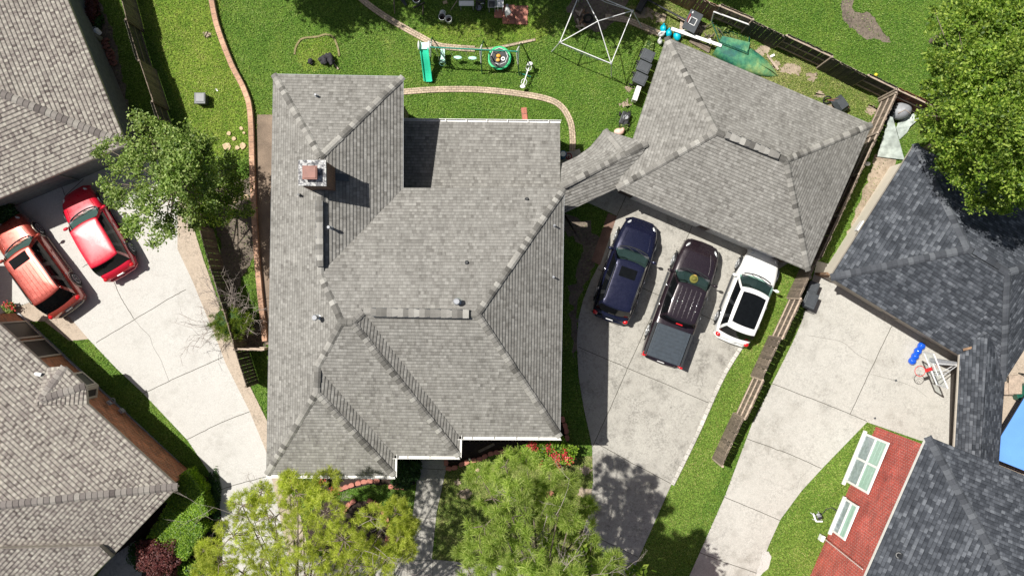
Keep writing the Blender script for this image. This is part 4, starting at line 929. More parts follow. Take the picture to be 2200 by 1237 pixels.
tk = W(1150, 1155); TW = [(W(1195, 1105, 10.9), (.45, .8, .3), 1.3), (W(1175, 1100, 10.9), (-.25, -1, .1), .8), (W(1135, 1090, 10.5), (-.6, .3, .2), .9), (W(1220, 1180, 8.6), (.5, .7, .2), 1.0), (W(1155, 1220, 11.4), (0, 1, .3), .9)]
pine('long_needled_pine', 'bushy long needled pine rising from the front lawn beside the walk', (tk.x, tk.y, 0), 11.5, SP, M['needle'], M['bark'], 14, 120, .28, .013, .85, 12, twig=TW, scale=.84)
SP = [sp(x, y, z, r) for x, y, z, r in ((1300, 1228, 11, .4), (1320, 1205, 11, .3), (1260, 1250, 12, .7), (1215, 1270, 12, 1), (1290, 1290, 12, 1.1), (1220, 1340, 12, 1.2), (1330, 1330, 11, 1), (1180, 1300, 12, 1), (1140, 1350, 11, 1.2), (1270, 1380, 10, 1.2), (1235, 1225, 11.5, .45), (1190, 1245, 11.6, .5), (1340, 1390, 10, 1), (1380, 1340, 10, .7))]
tk = W(1250, 1330, 0); TW = [(W(1270, 1235, 12), (.8, .5, .1), 1.2), (W(1230, 1237, 12), (-.3, .9, .2), .8), (W(1210, 1225, 12), (.6, .6, .2), .8)]
pine('long_needled_pine', 'second long needled pine cut by the bottom edge with white dead twigs', (tk.x, tk.y, 0), 12.5, SP, M['needle'], M['bark'], 14, 120, .28, .013, .85, 14, twig=TW, scale=.84)
for (sx, sy, z, r, lb) in ((1450, 1240, 9, 2.0, 'leafy tree just below the bottom edge shading the right lawn'),):
    x, y = src(sx, sy, z); clump_tree('leafy_tree', lb, (x, y, z), (r, r * .8, 1.5), (x, y, 0), 110, 40, .13, .45, M['leaf_dark'], M['bark'], shell=.3, seed=41)
# shrubs
def shrub(name, label, px, py, rad, z, n, ls, mat, cat='shrub', flat=1.0, group=None, box=False, rz=0):
    c = W(px, py, z); r_ = rng; d = unit(r_.normal(size=(n, 3)))
    if box:
        d = r_.uniform(-1, 1, (n, 3)); a = np.argmax(np.abs(d * np.array([1, 1, 1.3])), 1); s = np.sign(d[np.arange(n), a]); d[np.arange(n), a] = s * r_.uniform(.86, 1.0, n); cr = math.cos(rz); sr = math.sin(rz)
        q = d * np.array(rad); q[:, 2] = np.abs(q[:, 2]) if False else q[:, 2]; x = q[:, 0] * cr - q[:, 1] * sr; y = q[:, 0] * sr + q[:, 1] * cr; q[:, 0], q[:, 1] = x, y
        # soften the corners
    else:
        ph = np.arctan2(d[:, 1], d[:, 0]); wob = 1 + .12 * np.sin(ph * 3 + px) + .09 * np.sin(ph * 7 + py) + .08 * np.sin(d[:, 2] * 9 + ph * 5); q = d * (r_.uniform(.62, 1.0, (n, 1)) ** .5) * wob[:, None] * np.array(rad)
    P = q + np.array([c.x, c.y, z]); P[:, 2] = np.maximum(P[:, 2], .03)
    f = thing(name, label, cat, (c.x, c.y, 0), group); m = MB()
    for k in range(9):
        t = P[r_.integers(n)]; m.tube([(c.x, c.y, 0), (c.x + (t[0] - c.x) * .3, c.y + (t[1] - c.y) * .3, z * .8), tuple(t)], [.03, .02, .006], 5, False)
    m.build('stem', M['bark'], f)
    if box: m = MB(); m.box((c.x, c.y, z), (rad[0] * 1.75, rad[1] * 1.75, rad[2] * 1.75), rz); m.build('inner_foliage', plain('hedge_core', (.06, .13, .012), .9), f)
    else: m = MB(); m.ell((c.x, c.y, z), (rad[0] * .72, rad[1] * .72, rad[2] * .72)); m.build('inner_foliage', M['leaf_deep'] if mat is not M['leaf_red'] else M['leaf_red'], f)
    np_mesh('foliage', leaves(P, ls, 1.3 if box else .8), 4, mat, f); return f
shrub('clipped_hedge', 'large square clipped hedge, lowest of the three by the brick house corner', 388, 1137, (1.04, .92, .55), .9, 12000, .05, M['leaf_hedge'], 'hedge', box=True, rz=R(-32), group='clipped hedges by the brick corner')
shrub('clipped_hedge', 'smaller wedge shaped clipped hedge to the upper right of the big one', 427, 1088, (.55, .48, .5), .85, 4600, .05, M['leaf_hedge'], 'hedge', box=True, rz=R(20), group='clipped hedges by the brick corner')
shrub('clipped_hedge', 'shaded clipped hedge touching the orange brick corner', 398, 1052, (.86, .66, .5), .85, 7600, .05, M['leaf_hedge'], 'hedge', box=True, rz=R(38), group='clipped hedges by the brick corner')
shrub('maroon_shrub', 'maroon leaved shrub below the big clipped hedge', 345, 1196, (1.0, 1.15, .8), 1.1, 7000, .05, M['leaf_red'])
shrub('green_shrub', 'low green shrub left of the maroon shrub by the short path', 300, 1190, (.5, .8, .4), .45, 1600, .05, M['leaf_deep'])
shrub('green_shrub', 'low green shrub right of the maroon shrub beside the conifer', 415, 1225, (.9, .6, .45), .5, 2400, .055, M['leaf_hedge'])
shrub('green_shrub', 'dark ivy strip along the curved driveway edge', 458, 1080, (.35, 1.6, .14), .1, 2600, .045, M['leaf_deep'])
shrub('green_shrub', 'dark green bush tucked in the house corner by the front walk', 868, 1010, (.75, .80, .5), .5, 3200, .06, M['leaf_deep'])
shrub('flowering_shrub', 'green shrub under the front gutter behind the conifer', 655, 1035, (.9, .4, .45), .5, 2400, .055, M['leaf_deep'])
fl = shrub('flowering_shrub', 'wide green shrub with red blossom at the front right house corner', 1178, 968, (1.25, .72, .6), .9, 4200, .065, M['leaf_hedge'])
def petals(parent, pts, r, n):
    A = np.concatenate([np.array(W(x, y, z)) + rng.normal(size=(n, 3)) * np.array([r, r, r * .4]) for x, y, z in pts]); np_mesh('blossom', leaves(A, .042, .9, .9), 4, M['petal'], parent)
petals(fl, [(1140, 955, 1.5), (1146, 962, 1.5), (1192, 978, 1.5), (1196, 985, 1.5), (1178, 963, 1.5), (1216, 985, 1.3), (1198, 1000, 1.1), (1225, 992, 1.1), (1160, 990, 1.2), (1212, 975, 1.4)], .10, 45)
petals([o for o in bpy.data.objects if o.name.startswith('flowering_shrub') and o != fl and o.parent is None][0], [(620, 1030, 1.2), (690, 1028, 1.2), (715, 1055, .3), (630, 1040, .9)], .14, 50)
f = shrub('potted_plant', 'leafy fern in a pale round pot by the grey wall', 8, 455, (.55, .5, .35), .6, 1500, .07, M['leaf_deep'], 'plant')
p = W(14, 452); m = MB(); m.tube([(p.x, p.y, 0), (p.x, p.y, .45)], [.3, .42], 18); m.ring((p.x, p.y, .46), .43, .035); m.build('pot', M['mgrey'], f)
f = shrub('flowering_plant', 'small bright flowering plant at the top of the orange brick wall', 18, 660, (.28, .24, .2), .35, 700, .045, M['leaf'], 'plant'); petals(f, [(14, 655, .5), (24, 660, .5)], .10, 30)
shrub('red_leaved_plant', 'straggly reddish plant along the grey wall at the top left', 197, 22, (.35, .75, .3), .3, 900, .05, M['leaf_red'], 'plant')
shrub('weeds', 'patch of weeds beside the gas cylinders', 208, 45, (.3, .5, .2), .2, 600, .05, M['leaf_deep'], 'plant')
for i, (x, y, rx, ry) in enumerate(((1395, 100, .2, .5), (1560, 60, .25, .2), (1340, 270, .2, .3))):
    shrub('weeds', ('tall weeds by the blue bags', 'weeds growing beneath the goal frame', 'weeds beside the mower')[i], x, y, (rx, ry, .15), .15, 350, .05, M['leaf'], 'plant')
# bare twiggy shrub with a green heart beside the left driveway
f = shrub('half_bare_shrub', 'half bare shrub with a green heart spilling grey twigs over the left driveway', 497, 690, (1.1, .95, .6), 1.1, 10, .05, M['needle_d'])
c = W(497, 695, 1.2); A = unit(rng.normal(size=(260, 3))); A[:, 2] = np.abs(A[:, 2]); PC = np.array(c) + A * np.array([1.05, .85, .55]) * rng.uniform(.3, 1, (260, 1)); np_mesh('foliage', tufts(PC, A, 46, .16, .008, .9), 4, M['needle_d'], f)
m = MB()
for k in range(26):
    an = R(random.uniform(70, 235)); twigs(m, Vector((c.x + random.gauss(0, .3), c.y + random.gauss(0, .3), .9)), Vector((math.cos(an), math.sin(an), random.uniform(.15, .6))), random.uniform(1.0, 1.9), 3, .020)
for k in range(6):
    an = R(random.uniform(-60, 70)); twigs(m, Vector((c.x, c.y, .9)), Vector((math.cos(an), math.sin(an), .6)), random.uniform(.8, 1.2), 2, .018)
m.build('bare_twig', M['bark_pale'], f)
# ---------------------------------------------------------------- grass blades over every lawn (one mass nobody could count)
def inside(P, poly):
    x, y = P[:, 0], P[:, 1]; r = np.zeros(len(P), bool); n = len(poly)
    for i in range(n):
        (x0, y0), (x1, y1) = poly[i], poly[(i + 1) % n]
        if y0 == y1: continue
        r ^= ((y0 > y) != (y1 > y)) & (x < (x1 - x0) * (y - y0) / (y1 - y0) + x0)
    return r
r_ = np.random.default_rng(99); NB = 900000
P = np.stack([r_.uniform(-25, 25.5, NB), r_.uniform(-15, 14.6, NB)], 1); P = P[:, :]
keep = np.ones(len(P), bool)
dens = .5 + .22 * np.sin(P[:, 0] * 1.3 + 2 * np.sin(P[:, 1] * .9)) + .22 * np.sin(P[:, 1] * 1.7 + 2 * np.sin(P[:, 0] * .7 + 1)); keep &= r_.random(len(P)) < .45 + .5 * dens
for nm, poly in SHEETS:
    if 'lawn' in nm: continue
    ins = inside(P, poly); keep &= ~(ins & (r_.random(len(P)) < (.88 if 'soil' in nm else 1.0)))
for hs in ([(p.x, p.y) for p in foot], gfoot, [(p.x, p.y) for p in UL[2]], [(p.x, p.y) for p in LL[2]], [(p.x, p.y) for p in RL[2]], [(p.x, p.y) for p in RG[2]]):
    keep &= ~inside(P, inset(hs, .75))
P = P[keep]; keep = np.ones(len(P), bool)
for L_, w_ in LINES:
    for a_, b_ in zip(L_[:-1], L_[1:]):
        d = b_ - a_; t = np.clip(((P - a_) @ d) / max(d @ d, 1e-9), 0, 1); keep &= np.linalg.norm(P - a_ - t[:, None] * d, axis=1) > w_
P = P[keep]; n = len(P)
c3 = np.concatenate([P, np.full((n, 1), .05)], 1); hd = r_.uniform(0, 6.283, n); lean = r_.uniform(.5, 1.0, n); ln = r_.uniform(.035, .085, n)
dv = np.stack([np.cos(hd) * lean, np.sin(hd) * lean, np.sqrt(1.02 - lean ** 2)], 1) * ln[:, None]; sd_ = np.stack([-np.sin(hd), np.cos(hd), np.zeros(n)], 1) * r_.uniform(.008, .018, (n, 1))
V = np.stack([c3 - sd_, c3 + sd_, c3 + dv + sd_ * .2], 1).reshape(-1, 3)
pale_ = np.zeros(n, bool)  # blades standing on the paler lawn patches
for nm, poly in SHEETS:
    if nm in ('yellow_lawn', 'dry_lawn', 'bright_lawn'): pale_ |= inside(P + r_.normal(size=P.shape) * .25, poly)
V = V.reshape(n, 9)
tag(np_mesh('grass_blades', V[~pale_].reshape(-1, 3), 3, M['blade'], None, (0, 0, 0)), 'short deep green grass growing over most of the lawns', 'grass', None, 'stuff')
tag(np_mesh('grass_blades', V[pale_].reshape(-1, 3), 3, M['blade_pale'], None, (0, 0, 0)), 'paler yellow green grass on the left yard, dry strips and right lawns', 'grass', None, 'stuff')
# ================================================================ CARS (x forward, y left, z up, in metres)
def interp(t, tab):
    for (a, va), (b, vb) in zip(tab[:-1], tab[1:]):
        if t <= b: u = (t - a) / (b - a) if b > a else 0; u = min(max(u, 0), 1); u = u * u * (3 - 2 * u) * .5 + u * .5; return va + (vb - va) * u
    return tab[-1][1]
def car(name, label, px, dirpx, L, Wd, top, paint, cab, lower=None, wheelbase=2.7, wr=.34, kind='suv', roofmat=None, pano=None, sunroof=None, rails=None, glass_front=True, fp=3.6, rp=6, nose=.22, tail=.12, seat='interior_dark', light='lens', ribs=0, plate=True, bumper=None):
    c = W(*px); ang = math.atan2(-dirpx[1], dirpx[0])
    f = thing(name, label, 'car' if kind != 'truck' else 'pickup truck', (c.x, c.y, 0), 'vehicles parked on the driveways', True, ang)
    hl = L / 2
    def hw(t):
        if t > 0: return Wd / 2 * (1 - nose * abs(t) ** fp)
        return Wd / 2 * (1 - tail * abs(t) ** rp)
    ts = [-1, -.985, -.95, -.9] + list(np.linspace(-.84, .84, 29)) + [.9, .95, .985, 1]
    prof = [(0, .025), (.35, .022), (.62, .010), (.80, -.012), (.90, -.05), (.965, -.12), (1.0, -.24)]
    ring = []; rows = []
    for t in ts:
        w_ = hw(t); zt = interp(t, top); e = max(0, (abs(t) - .95) / .05); w_ *= 1 - .10 * e; zt -= .06 * e * e
        pts = []
        for u, dz in prof: pts.append((u * w_, zt + dz))
        pts += [(1.0 * w_, min(.62, zt - .28)), (.985 * w_, .42), (.95 * w_, .26), (.5 * w_, .20), (0, .20)]
        rows.append([(t * hl, y, z) for y, z in pts] + [(t * hl, -y, z) for y, z in pts[-2:0:-1]])
    nv = len(rows[0]); m = MB(); vs = [p for r in rows for p in r]
    fs = [(i * nv + k, (i + 1) * nv + k, (i + 1) * nv + (k + 1) % nv, i * nv + (k + 1) % nv) for i in range(len(rows) - 1) for k in range(nv)]
    m.add(vs, fs, True); m.add(rows[0], [list(range(nv))], True); m.add(rows[-1], [list(range(nv))[::-1]], True)
    body = m.build('body', paint, f)
    # lower cladding / sills
    for s in (-1, 1):
        m = MB(); m.beam((-hl * .42, s * (Wd / 2 - .02), .27), (hl * .40, s * (Wd / 2 - .02), .27), .10, .12); m.build('sill', lower or M['black'], body)
    # hood crease lines and cut lines
    xf0, xf1, xr1, xr0, wl, wu, zb_, zr = cab   # windscreen foot, roof front, roof rear, rear glass foot, widths, belt and roof heights
    for s in (-1, 1):
        m = MB(); x0 = xf0 + .05; x1 = hl * .86
        m.tube([(x0, s * wl * .72, interp(x0 / hl, top) + .012), ((x0 + x1) / 2, s * wl * .66, interp((x0 + x1) / 2 / hl, top) + .016), (x1, s * wl * .5, interp(x1 / hl, top) + .004)], .012, 5); m.build('hood_crease', paint, body)
    # greenhouse
    NF, NS = 10, 14
    def rng_ring(x0, x1, wf, wr_, bowf, bowr):
        P = []
        for k in range(NF + 1): y = 1 - 2 * k / NF; P.append((x1 - bowf * abs(y) ** 2.2, y * wf))           # front, left to right
        for k in range(1, NS): t = k / NS; P.append((x1 - bowf + (x0 + bowr - x1 + bowf) * t, -(wf + (wr_ - wf) * t + .03 * math.sin(math.pi * t))))
        for k in range(NF + 1): y = -1 + 2 * k / NF; P.append((x0 + bowr * abs(y) ** 2.4, y * wr_))
        for k in range(1, NS): t = k / NS; P.append((x0 + bowr + (x1 - bowf - x0 - bowr) * t, wr_ + (wf - wr_) * t + .03 * math.sin(math.pi * t)))
        return P
    lo = rng_ring(xr0, xf0, wl * .95, wl * .92, .20, .10); up_ = rng_ring(xr1, xf1, wu * .92, wu * .92, .10, .07); n = len(lo)
    rings = []
    for t in (0, .35, .7, 1.0): 
        b = .03 * math.sin(math.pi * t); rings.append([((a[0] * (1 - t) + c_[0] * t), (a[1] * (1 - t) + c_[1] * t) * (1 + b), zb_ - .03 + (zr - .045 - zb_ + .03) * t ** .92) for a, c_ in zip(lo, up_)])
    def quads(mb, ks, off_=0.0):
        for k in ks:
            for i in range(3):
                q = [rings[i][k % n], rings[i][(k + 1) % n], rings[i + 1][(k + 1) % n], rings[i + 1][k % n]]
                if off_:
                    cx_ = (xf0 + xr0) / 2; q = [(x + (x - cx_) * off_, y * (1 + off_ * 2), z) for x, y, z in q]
                mb.add(q, [(0, 1, 2, 3)], True)
    iF = range(0, NF); iS = range(NF, NF + NS); iR = range(NF + NS, NF * 2 + NS); iL = range(NF * 2 + NS, NF * 2 + NS * 2)
    wf_ = list(iF)[0:NF]; pil = [NF, NF + NS - 1, NF * 2 + NS, NF * 2 + 2 * NS - 1, NF + 6, NF * 2 + NS + 7]
    if kind == 'van' or kind == 'suv': pil += [NF + 10, NF * 2 + NS + 3]
    m = MB(); quads(m, wf_); m.build('windscreen', M['wshield'] if glass_front else M['carglass'], f)
    m = MB(); quads(m, [k for k in iR]); m.build('rear_window', M['carglass'], f)
    for side in (iS, iL):
        grp = []
        for k in side:
            if k in pil: grp.append([])
            elif not grp: grp.append([k])
            else: grp[-1].append(k)
        for g_ in grp:
            if g_: m = MB(); quads(m, g_); m.build('side_window', M['carglass'], f)
    for k in pil: m = MB(); quads(m, [k]); m.build('pillar', paint if k in pil[:4] else M['black'], f)
    # roof shell
    top_r = rings[3]; cxr = (xf1 + xr1) / 2; m = MB(); lay = [top_r]; 
    for s, dz in ((.985, .028), (.93, .045), (.75, .060), (.45, .070), (.15, .072)): lay.append([(cxr + (x - cxr) * s, y * s, zr - .045 + dz) for x, y, z in top_r])
    vs = [p for r in lay for p in r]; fs = [(i * n + k, i * n + (k + 1) % n, (i + 1) * n + (k + 1) % n, (i + 1) * n + k) for i in range(len(lay) - 1) for k in range(n)]
    m.add(vs, fs, True); m.add(lay[-1], [list(range(n))], True); roof_ = m.build('roof', roofmat or paint, f)
    # roof rim, windscreen cowl and wipers
    m = MB(); m.tube([(lo[k][0] + .05, lo[k][1], zb_ - .0 + .015) for k in range(1, NF)], .03, 6); m.build('cowl', M['black'], f)
    for s in (.05, -.45):
        m = MB(); m.tube([(xf0 - .02 + .04, wl * (s + .4), zb_ + .04), (xf0 - .16, wl * (s - .15), zb_ + .12)], .011, 5); m.build('wiper', M['black'], f)
    # cabin interior seen through the windscreen
    m = MB(); m.box(((xf0 + xr0) / 2, 0, zb_ + .05), (xf0 - xr0 - .25, wl * 1.7, .03)); itr = m.build('cabin_floor', M['interior_dark'], f)
    m = MB(); m.box((xf0 - .34, 0, zb_ + .075), (.36, wl * 1.6, .05)); m.build('dashboard', M['dgrey'], itr, bevel=.02)
    for s in (-1, 1):
        m = MB(); m.ell((xf1 - .30, s * wl * .42, zb_ + .15), (.10, .22, .26)); m.ell((xf1 - .33, s * wl * .42, zb_ + .40), (.05, .10, .07)); m.build('seat', M[seat], itr)
    m = MB(); m.ring((xf0 - .58, wl * .42, zb_ + .12), .17, .018, 20, 6, Matrix.Rotation(R(-65), 3, 'Y')); m.build('steering_wheel', M['interior_dark'], itr)
    if pano:
        x0, x1, yw = pano; m = MB(); N = 8; 
        vs = [(x0 + (x1 - x0) * i / N - .05 * (abs(2 * j / N - 1) ** 2) * (1 if i > N / 2 else -.6), yw * (2 * j / N - 1), zr + .044 - .018 * (2 * j / N - 1) ** 2 - .014 * abs(2 * i / N - 1) ** 3) for i in range(N + 1) for j in range(N + 1)]
        m.add(vs, [(i * (N + 1) + j, (i + 1) * (N + 1) + j, (i + 1) * (N + 1) + j + 1, i * (N + 1) + j + 1) for i in range(N) for j in range(N)], True); m.build('glass_roof', M['carglass'], roof_)
    if sunroof:
        x0, x1, yw = sunroof; m = MB(); m.box(((x0 + x1) / 2, 0, zr + .026), (x1 - x0, yw * 2, .012)); m.build('sunroof', M['carglass'], roof_, bevel=.004)
    if rails:
        for s in (-1, 1):
            m = MB(); xa, xb, yy = rails; m.tube([(xa, s * yy, zr - .03), (xa + .06, s * yy, zr + .05), (xb - .06, s * yy, zr + .05), (xb, s * yy, zr - .03)], .022, 6); m.build('roof_rail', M['black'], roof_)
    for k in range(ribs):
        y = (k - (ribs - 1) / 2) * wu * 1.5 / ribs; m = MB(); xa_, xb_ = xr1 + .14, xf1 - (.22 if not sunroof else (xf1 - sunroof[0] + .1)); hl_ = (xf1 - xr1) / 2
        def rz_(x): s_ = max(abs(x - cxr) / hl_, abs(y) / (wu * .92)); return zr - .045 + interp(s_, [(0, .072), (.15, .072), (.45, .070), (.75, .060), (.93, .045), (.985, .028), (1, 0)])
        m.tube([(xa_ + (xb_ - xa_) * t / 8, y, rz_(xa_ + (xb_ - xa_) * t / 8) + .002) for t in range(9)], .009, 6); m.build('roof_rib', roofmat or paint, roof_)
    # mirrors, handles, lamps, plate, wheels
    for s in (-1, 1):
        m = MB(); m.ell((xf0 - .30, s * (Wd / 2 + .10), zb_ + .05), (.075, .125, .075)); m.cyl((xf0 - .30, s * (wl * .9), zb_ + .01), (xf0 - .30, s * (Wd / 2 + .03), zb_ + .03), .03, n=6); m.build('mirror', paint, f)
        for xx in ((xf0 + xr0) / 2 + .32, (xf0 + xr0) / 2 - .62):
            m = MB(); m.ell((xx, s * (Wd / 2 + .004), zb_ - .17), (.10, .022, .02), 8, 6); m.build('door_handle', M['chrome'], f)
        for xx in ((xf0 + xr0) / 2 + .42, (xf0 + xr0) / 2 - .55, xf0 - .45):
            pass
        th = .90; w_ = hw(th); zt = interp(th, top); m = MB(); rt = Matrix.Rotation(-s * R(28), 3, 'Z'); m.ell((hl * .885, s * w_ * .80, zt - .045), (.19, .065, .06), rot=rt); m.build('headlight', M[light], f)
        th = -.955; w_ = hw(th); zt = interp(th, top); m = MB(); m.ell((-hl * .955, s * w_ * .87, zt - .10), (.12, .13, .12)); m.build('tail_light', M['redlens'], f)
    m = MB(); m.box((hl * .992, 0, interp(.98, top) - .22), (.05, Wd * .5, .14)); m.build('grille', M['black'], f)
    m = MB(); m.tube([(hl * .93, Wd * .40, .45), (hl * 1.0, Wd * .25, .44), (hl * 1.008, 0, .44), (hl * 1.0, -Wd * .25, .44), (hl * .93, -Wd * .40, .45)], .085, 8); m.build('front_bumper', bumper or paint, f)
    m = MB(); m.tube([(-hl * .94, Wd * .44, .48), (-hl * 1.0, Wd * .32, .47), (-hl * 1.012, 0, .47), (-hl * 1.0, -Wd * .32, .47), (-hl * .94, -Wd * .44, .48)], .09, 8); m.build('rear_bumper', bumper or paint, f)
    if plate: m = MB(); m.box((-hl * 1.01, 0, .72), (.03, .32, .16)); m.build('number_plate', M['white'], f)
    for sx in (1, -1):
        for s in (-1, 1):
            y1 = s * (Wd / 2 + .012); y0 = s * (Wd / 2 - .22); x = sx * wheelbase / 2
            m = MB(); m.tube([(x, y0, wr), (x, y0 + s * .03, wr), (x, y1 - s * .03, wr), (x, y1, wr)], [wr * .9, wr, wr, wr * .92], 24); wh = m.build('wheel', M['rubber'], f)
            m = MB(); m.cyl((x, y1 - s * .01, wr), (x, y1 + s * .006, wr), wr * .66, n=20); m.build('rim', M['dgrey'], wh)
            m = MB()
            for k in range(7):
                a = 2 * math.pi * k / 7; m.beam((x, y1 + s * .012, wr), (x + math.cos(a) * wr * .62, y1 + s * .012, wr + math.sin(a) * wr * .62), .035, .012)
            m.ring((x, y1 + s * .008, wr), wr * .64, .018, 20, 5, Matrix.Rotation(R(90), 3, 'X')); m.build('spokes', M['alloy'], wh)
            m = MB(); pts = [(x + math.cos(R(a)) * (wr + .055), s * (Wd / 2 - .012), wr + math.sin(R(a)) * (wr + .055)) for a in range(-5, 186, 19)]; m.tube(pts, .035, 6); m.build('wheel_arch', M['black'] if lower is None else lower, f)
    return f, dict(hl=hl, roof=roof_, zr=zr, zb=zb_)
pr_ = carpaint('red_paint', (.56, .008, .03)); po = carpaint('copper_paint', (.34, .055, .036), .4, .28); pb = carpaint('navy_paint', (.012, .014, .042), .45, .25); pt = carpaint('black_plum_paint', (.022, .014, .019), .2, .25); pw = carpaint('white_paint', (.82, .82, .80), 0, .3)
ps = carpaint('champagne_trim', (.30, .26, .21), .3, .4)
# red crossover
car('red_car', 'glossy red crossover parked under the leafy tree with its nose to the grey wall', (224, 502), (-.51, -.86), 4.4, 1.80, [(-1, .80), (-.9, .98), (-.6, 1.02), (.2, 1.0), (.45, .95), (.8, .84), (1, .62)], pr_, (1.05, .44, -1.62, -1.97, .88, .75, .98, 1.62), wheelbase=2.62, nose=.26, tail=.16, rp=5)
car('copper_suv', 'copper red old SUV with a sunroof and roof rails beside the red car', (99, 571), (-.59, -.81), 4.95, 1.86, [(-1, 1.02), (-.85, 1.12), (.2, 1.08), (.42, 1.06), (.85, .98), (1, .78)], po, (1.25, .66, -1.85, -2.32, .88, .76, 1.08, 1.80), lower=ps, wheelbase=2.9, wr=.38, nose=.16, tail=.08, sunroof=(.02, .48, .44), rails=(-1.7, .1, .70), ribs=6, bumper=ps, seat='interior_light')
car('navy_suv', 'dark blue SUV with a sunroof, leftmost of the three on the middle driveway', (1341, 581), (.33, -.944), 4.75, 1.90, [(-1, .84), (-.88, 1.02), (.2, 1.02), (.45, .98), (.82, .88), (1, .64)], pb, (1.0, .40, -1.88, -2.17, .88, .73, 1.0, 1.66), wheelbase=2.75, wr=.36, nose=.27, tail=.16, sunroof=(-.40, .06, .38), rails=(-1.6, .1, .655))
ft, tk_ = car('black_pickup', 'black crew cab pickup with a covered bed parked between the blue and white cars', (1458, 649), (.34, -.94), 5.75, 1.98, [(-1, 1.06), (.2, 1.08), (.35, 1.12), (.55, 1.10), (.86, 1.02), (1, .80)], pt, (1.48, .86, -.88, -1.08, .90, .74, 1.12, 1.84), wheelbase=3.45, wr=.40, nose=.20, tail=.05, kind='truck', ribs=5, rp=10)
m = MB(); m.box((-2.02, 0, 1.115), (1.56, 1.60, .05)); tn = m.build('bed_cover', plain('bed_cover_slats', (.032, .044, .058), .55), ft, bevel=.012)
for k in range(9): m = MB(); m.box((-2.70 + k * .17, 0, 1.146), (.142, 1.36, .014)); m.build('cover_slat', plain('bed_cover_slats', (.03, .03, .03)), tn, bevel=.005)
for s in (-1, 1): m = MB(); m.beam((-2.80, s * .88, 1.10), (-1.24, s * .88, 1.10), .10, .06); m.build('bed_rail', M['black'], tn)
m = MB(); m.box((-1.02, 0, 1.80), (.05, .30, .05)); m.build('brake_lamp', M['redlens'], ft)
for s in (-1, 1): m = MB(); m.box((-2.84, s * .90, .92), (.10, .14, .34)); m.build('tail_light', M['redlens'], ft, bevel=.01)
car('white_crossover', 'white crossover with a large dark glass roof, rightmost on the middle driveway', (1598, 638), (.37, -.93), 4.32, 1.86, [(-1, .86), (-.85, 1.0), (.2, 1.0), (.45, .97), (.82, .86), (1, .62)], pw, (1.0, .36, -1.68, -1.98, .86, .72, .98, 1.62), wheelbase=2.62, wr=.35, nose=.27, tail=.20, pano=(-1.38, .14, .54), seat='interior_light')
# hat on the truck dashboard, seen through the windscreen
a_ = math.atan2(.94, .34); c = W(1458, 649); fwd = Vector((math.cos(a_), math.sin(a_), 0)); lf = Vector((-fwd.y, fwd.x, 0)); p = c + fwd * 1.16 - lf * .04 + Vector((0, 0, 1.27))
m = MB(); m.ell(p, (.20, .20, .022)); m.ell(p + Vector((0, 0, .04)), (.11, .09, .09)); m.ring(p + Vector((0, 0, .03)), .105, .014, 18, 5); tag(m.build('straw_hat', M['straw'], loc=p), 'orange yellow straw hat lying on the dashboard behind the pickup windscreen', 'hat')
# ================================================================ BACK YARD THINGS
def at(px, py, z=0): return W(px, py, z)
def one(mb, name, mat, label, cat, group=None, bevel=0):
    vs = mb.v; n = len(vs); c = Vector((sum(v[0] for v in vs) / n, sum(v[1] for v in vs) / n, min(v[2] for v in vs)))
    return tag(mb.build(name, mat, loc=c, bevel=bevel), label, cat, group)
# swing set
zt_ = 1.95; bA, bB = at(923, 101.6, zt_), at(1112, 111, zt_)
ss = thing('swing_set', 'green metal swing set with a mint slide on the back lawn', 'swing set', tuple(at(1020, 115)))
m = MB(); m.cyl(bA, bB, .032); m.build('top_beam', M['green_metal'], ss)
for (tx, ty), N_, S_ in (((925, 101.7), (928, 80.5), (925, 140)), ((1031.6, 107.2), (1038.4, 88.6), (1035.7, 159.5)), ((1110, 111), (1119.6, 92), (1115.5, 162.3))):
    t = at(tx, ty, zt_)
    for ft_ in (N_, S_):
        g0 = at(*ft_); m = MB(); m.cyl(g0, t, .026); lg = m.build('leg', M['dgreen_metal'], ss); m = MB(); m.cyl(g0.lerp(t, .5), g0.lerp(t, .96), .036); m.build('leg_sleeve', M['white'], lg)
    if tx > 1000: m = MB(); m.cyl(at(*N_).lerp(t, .45), at(*S_).lerp(t, .45), .02); m.build('cross_bar', M['dgreen_metal'], ss)
m = MB(); N = 12; vs = []
for i in range(N + 1):
    u = i / N; z = 1.15 - 1.0 * u + .10 * math.sin(u * 6.28) * .5 if i else 1.15; z = max(z, .13); p = at(911 + (920 - 911) * u, 104 + 72 * u, z)
    for dx, dz in ((-.20, .10), (-.17, .10), (-.15, .0), (.15, .0), (.17, .10), (.20, .10)): vs.append((p.x + dx, p.y, p.z + dz))
m.add(vs, [(i * 6 + k, i * 6 + k + 1, (i + 1) * 6 + k + 1, (i + 1) * 6 + k) for i in range(N) for k in range(5)]); sl = m.build('slide', M['mint'], ss)
md = sl.modifiers.new('solid', 'SOLIDIFY'); md.thickness = .02
m = MB(); p = at(911.5, 99, 1.2); m.box(p, (.36, .30, .05)); m.build('slide_platform', M['pale_mint'], sl)
for dx in (-.24, .24): m = MB(); m.ell((p.x + dx, p.y, 1.28), (.05, .22, .18)); m.build('slide_handle', M['white'], sl)
for dx in (-.17, .17): m = MB(); m.tube([(p.x + dx, p.y + .2, 1.2), (p.x + dx, p.y + .45, .0)], .02); m.build('ladder_side', M['white'], sl)
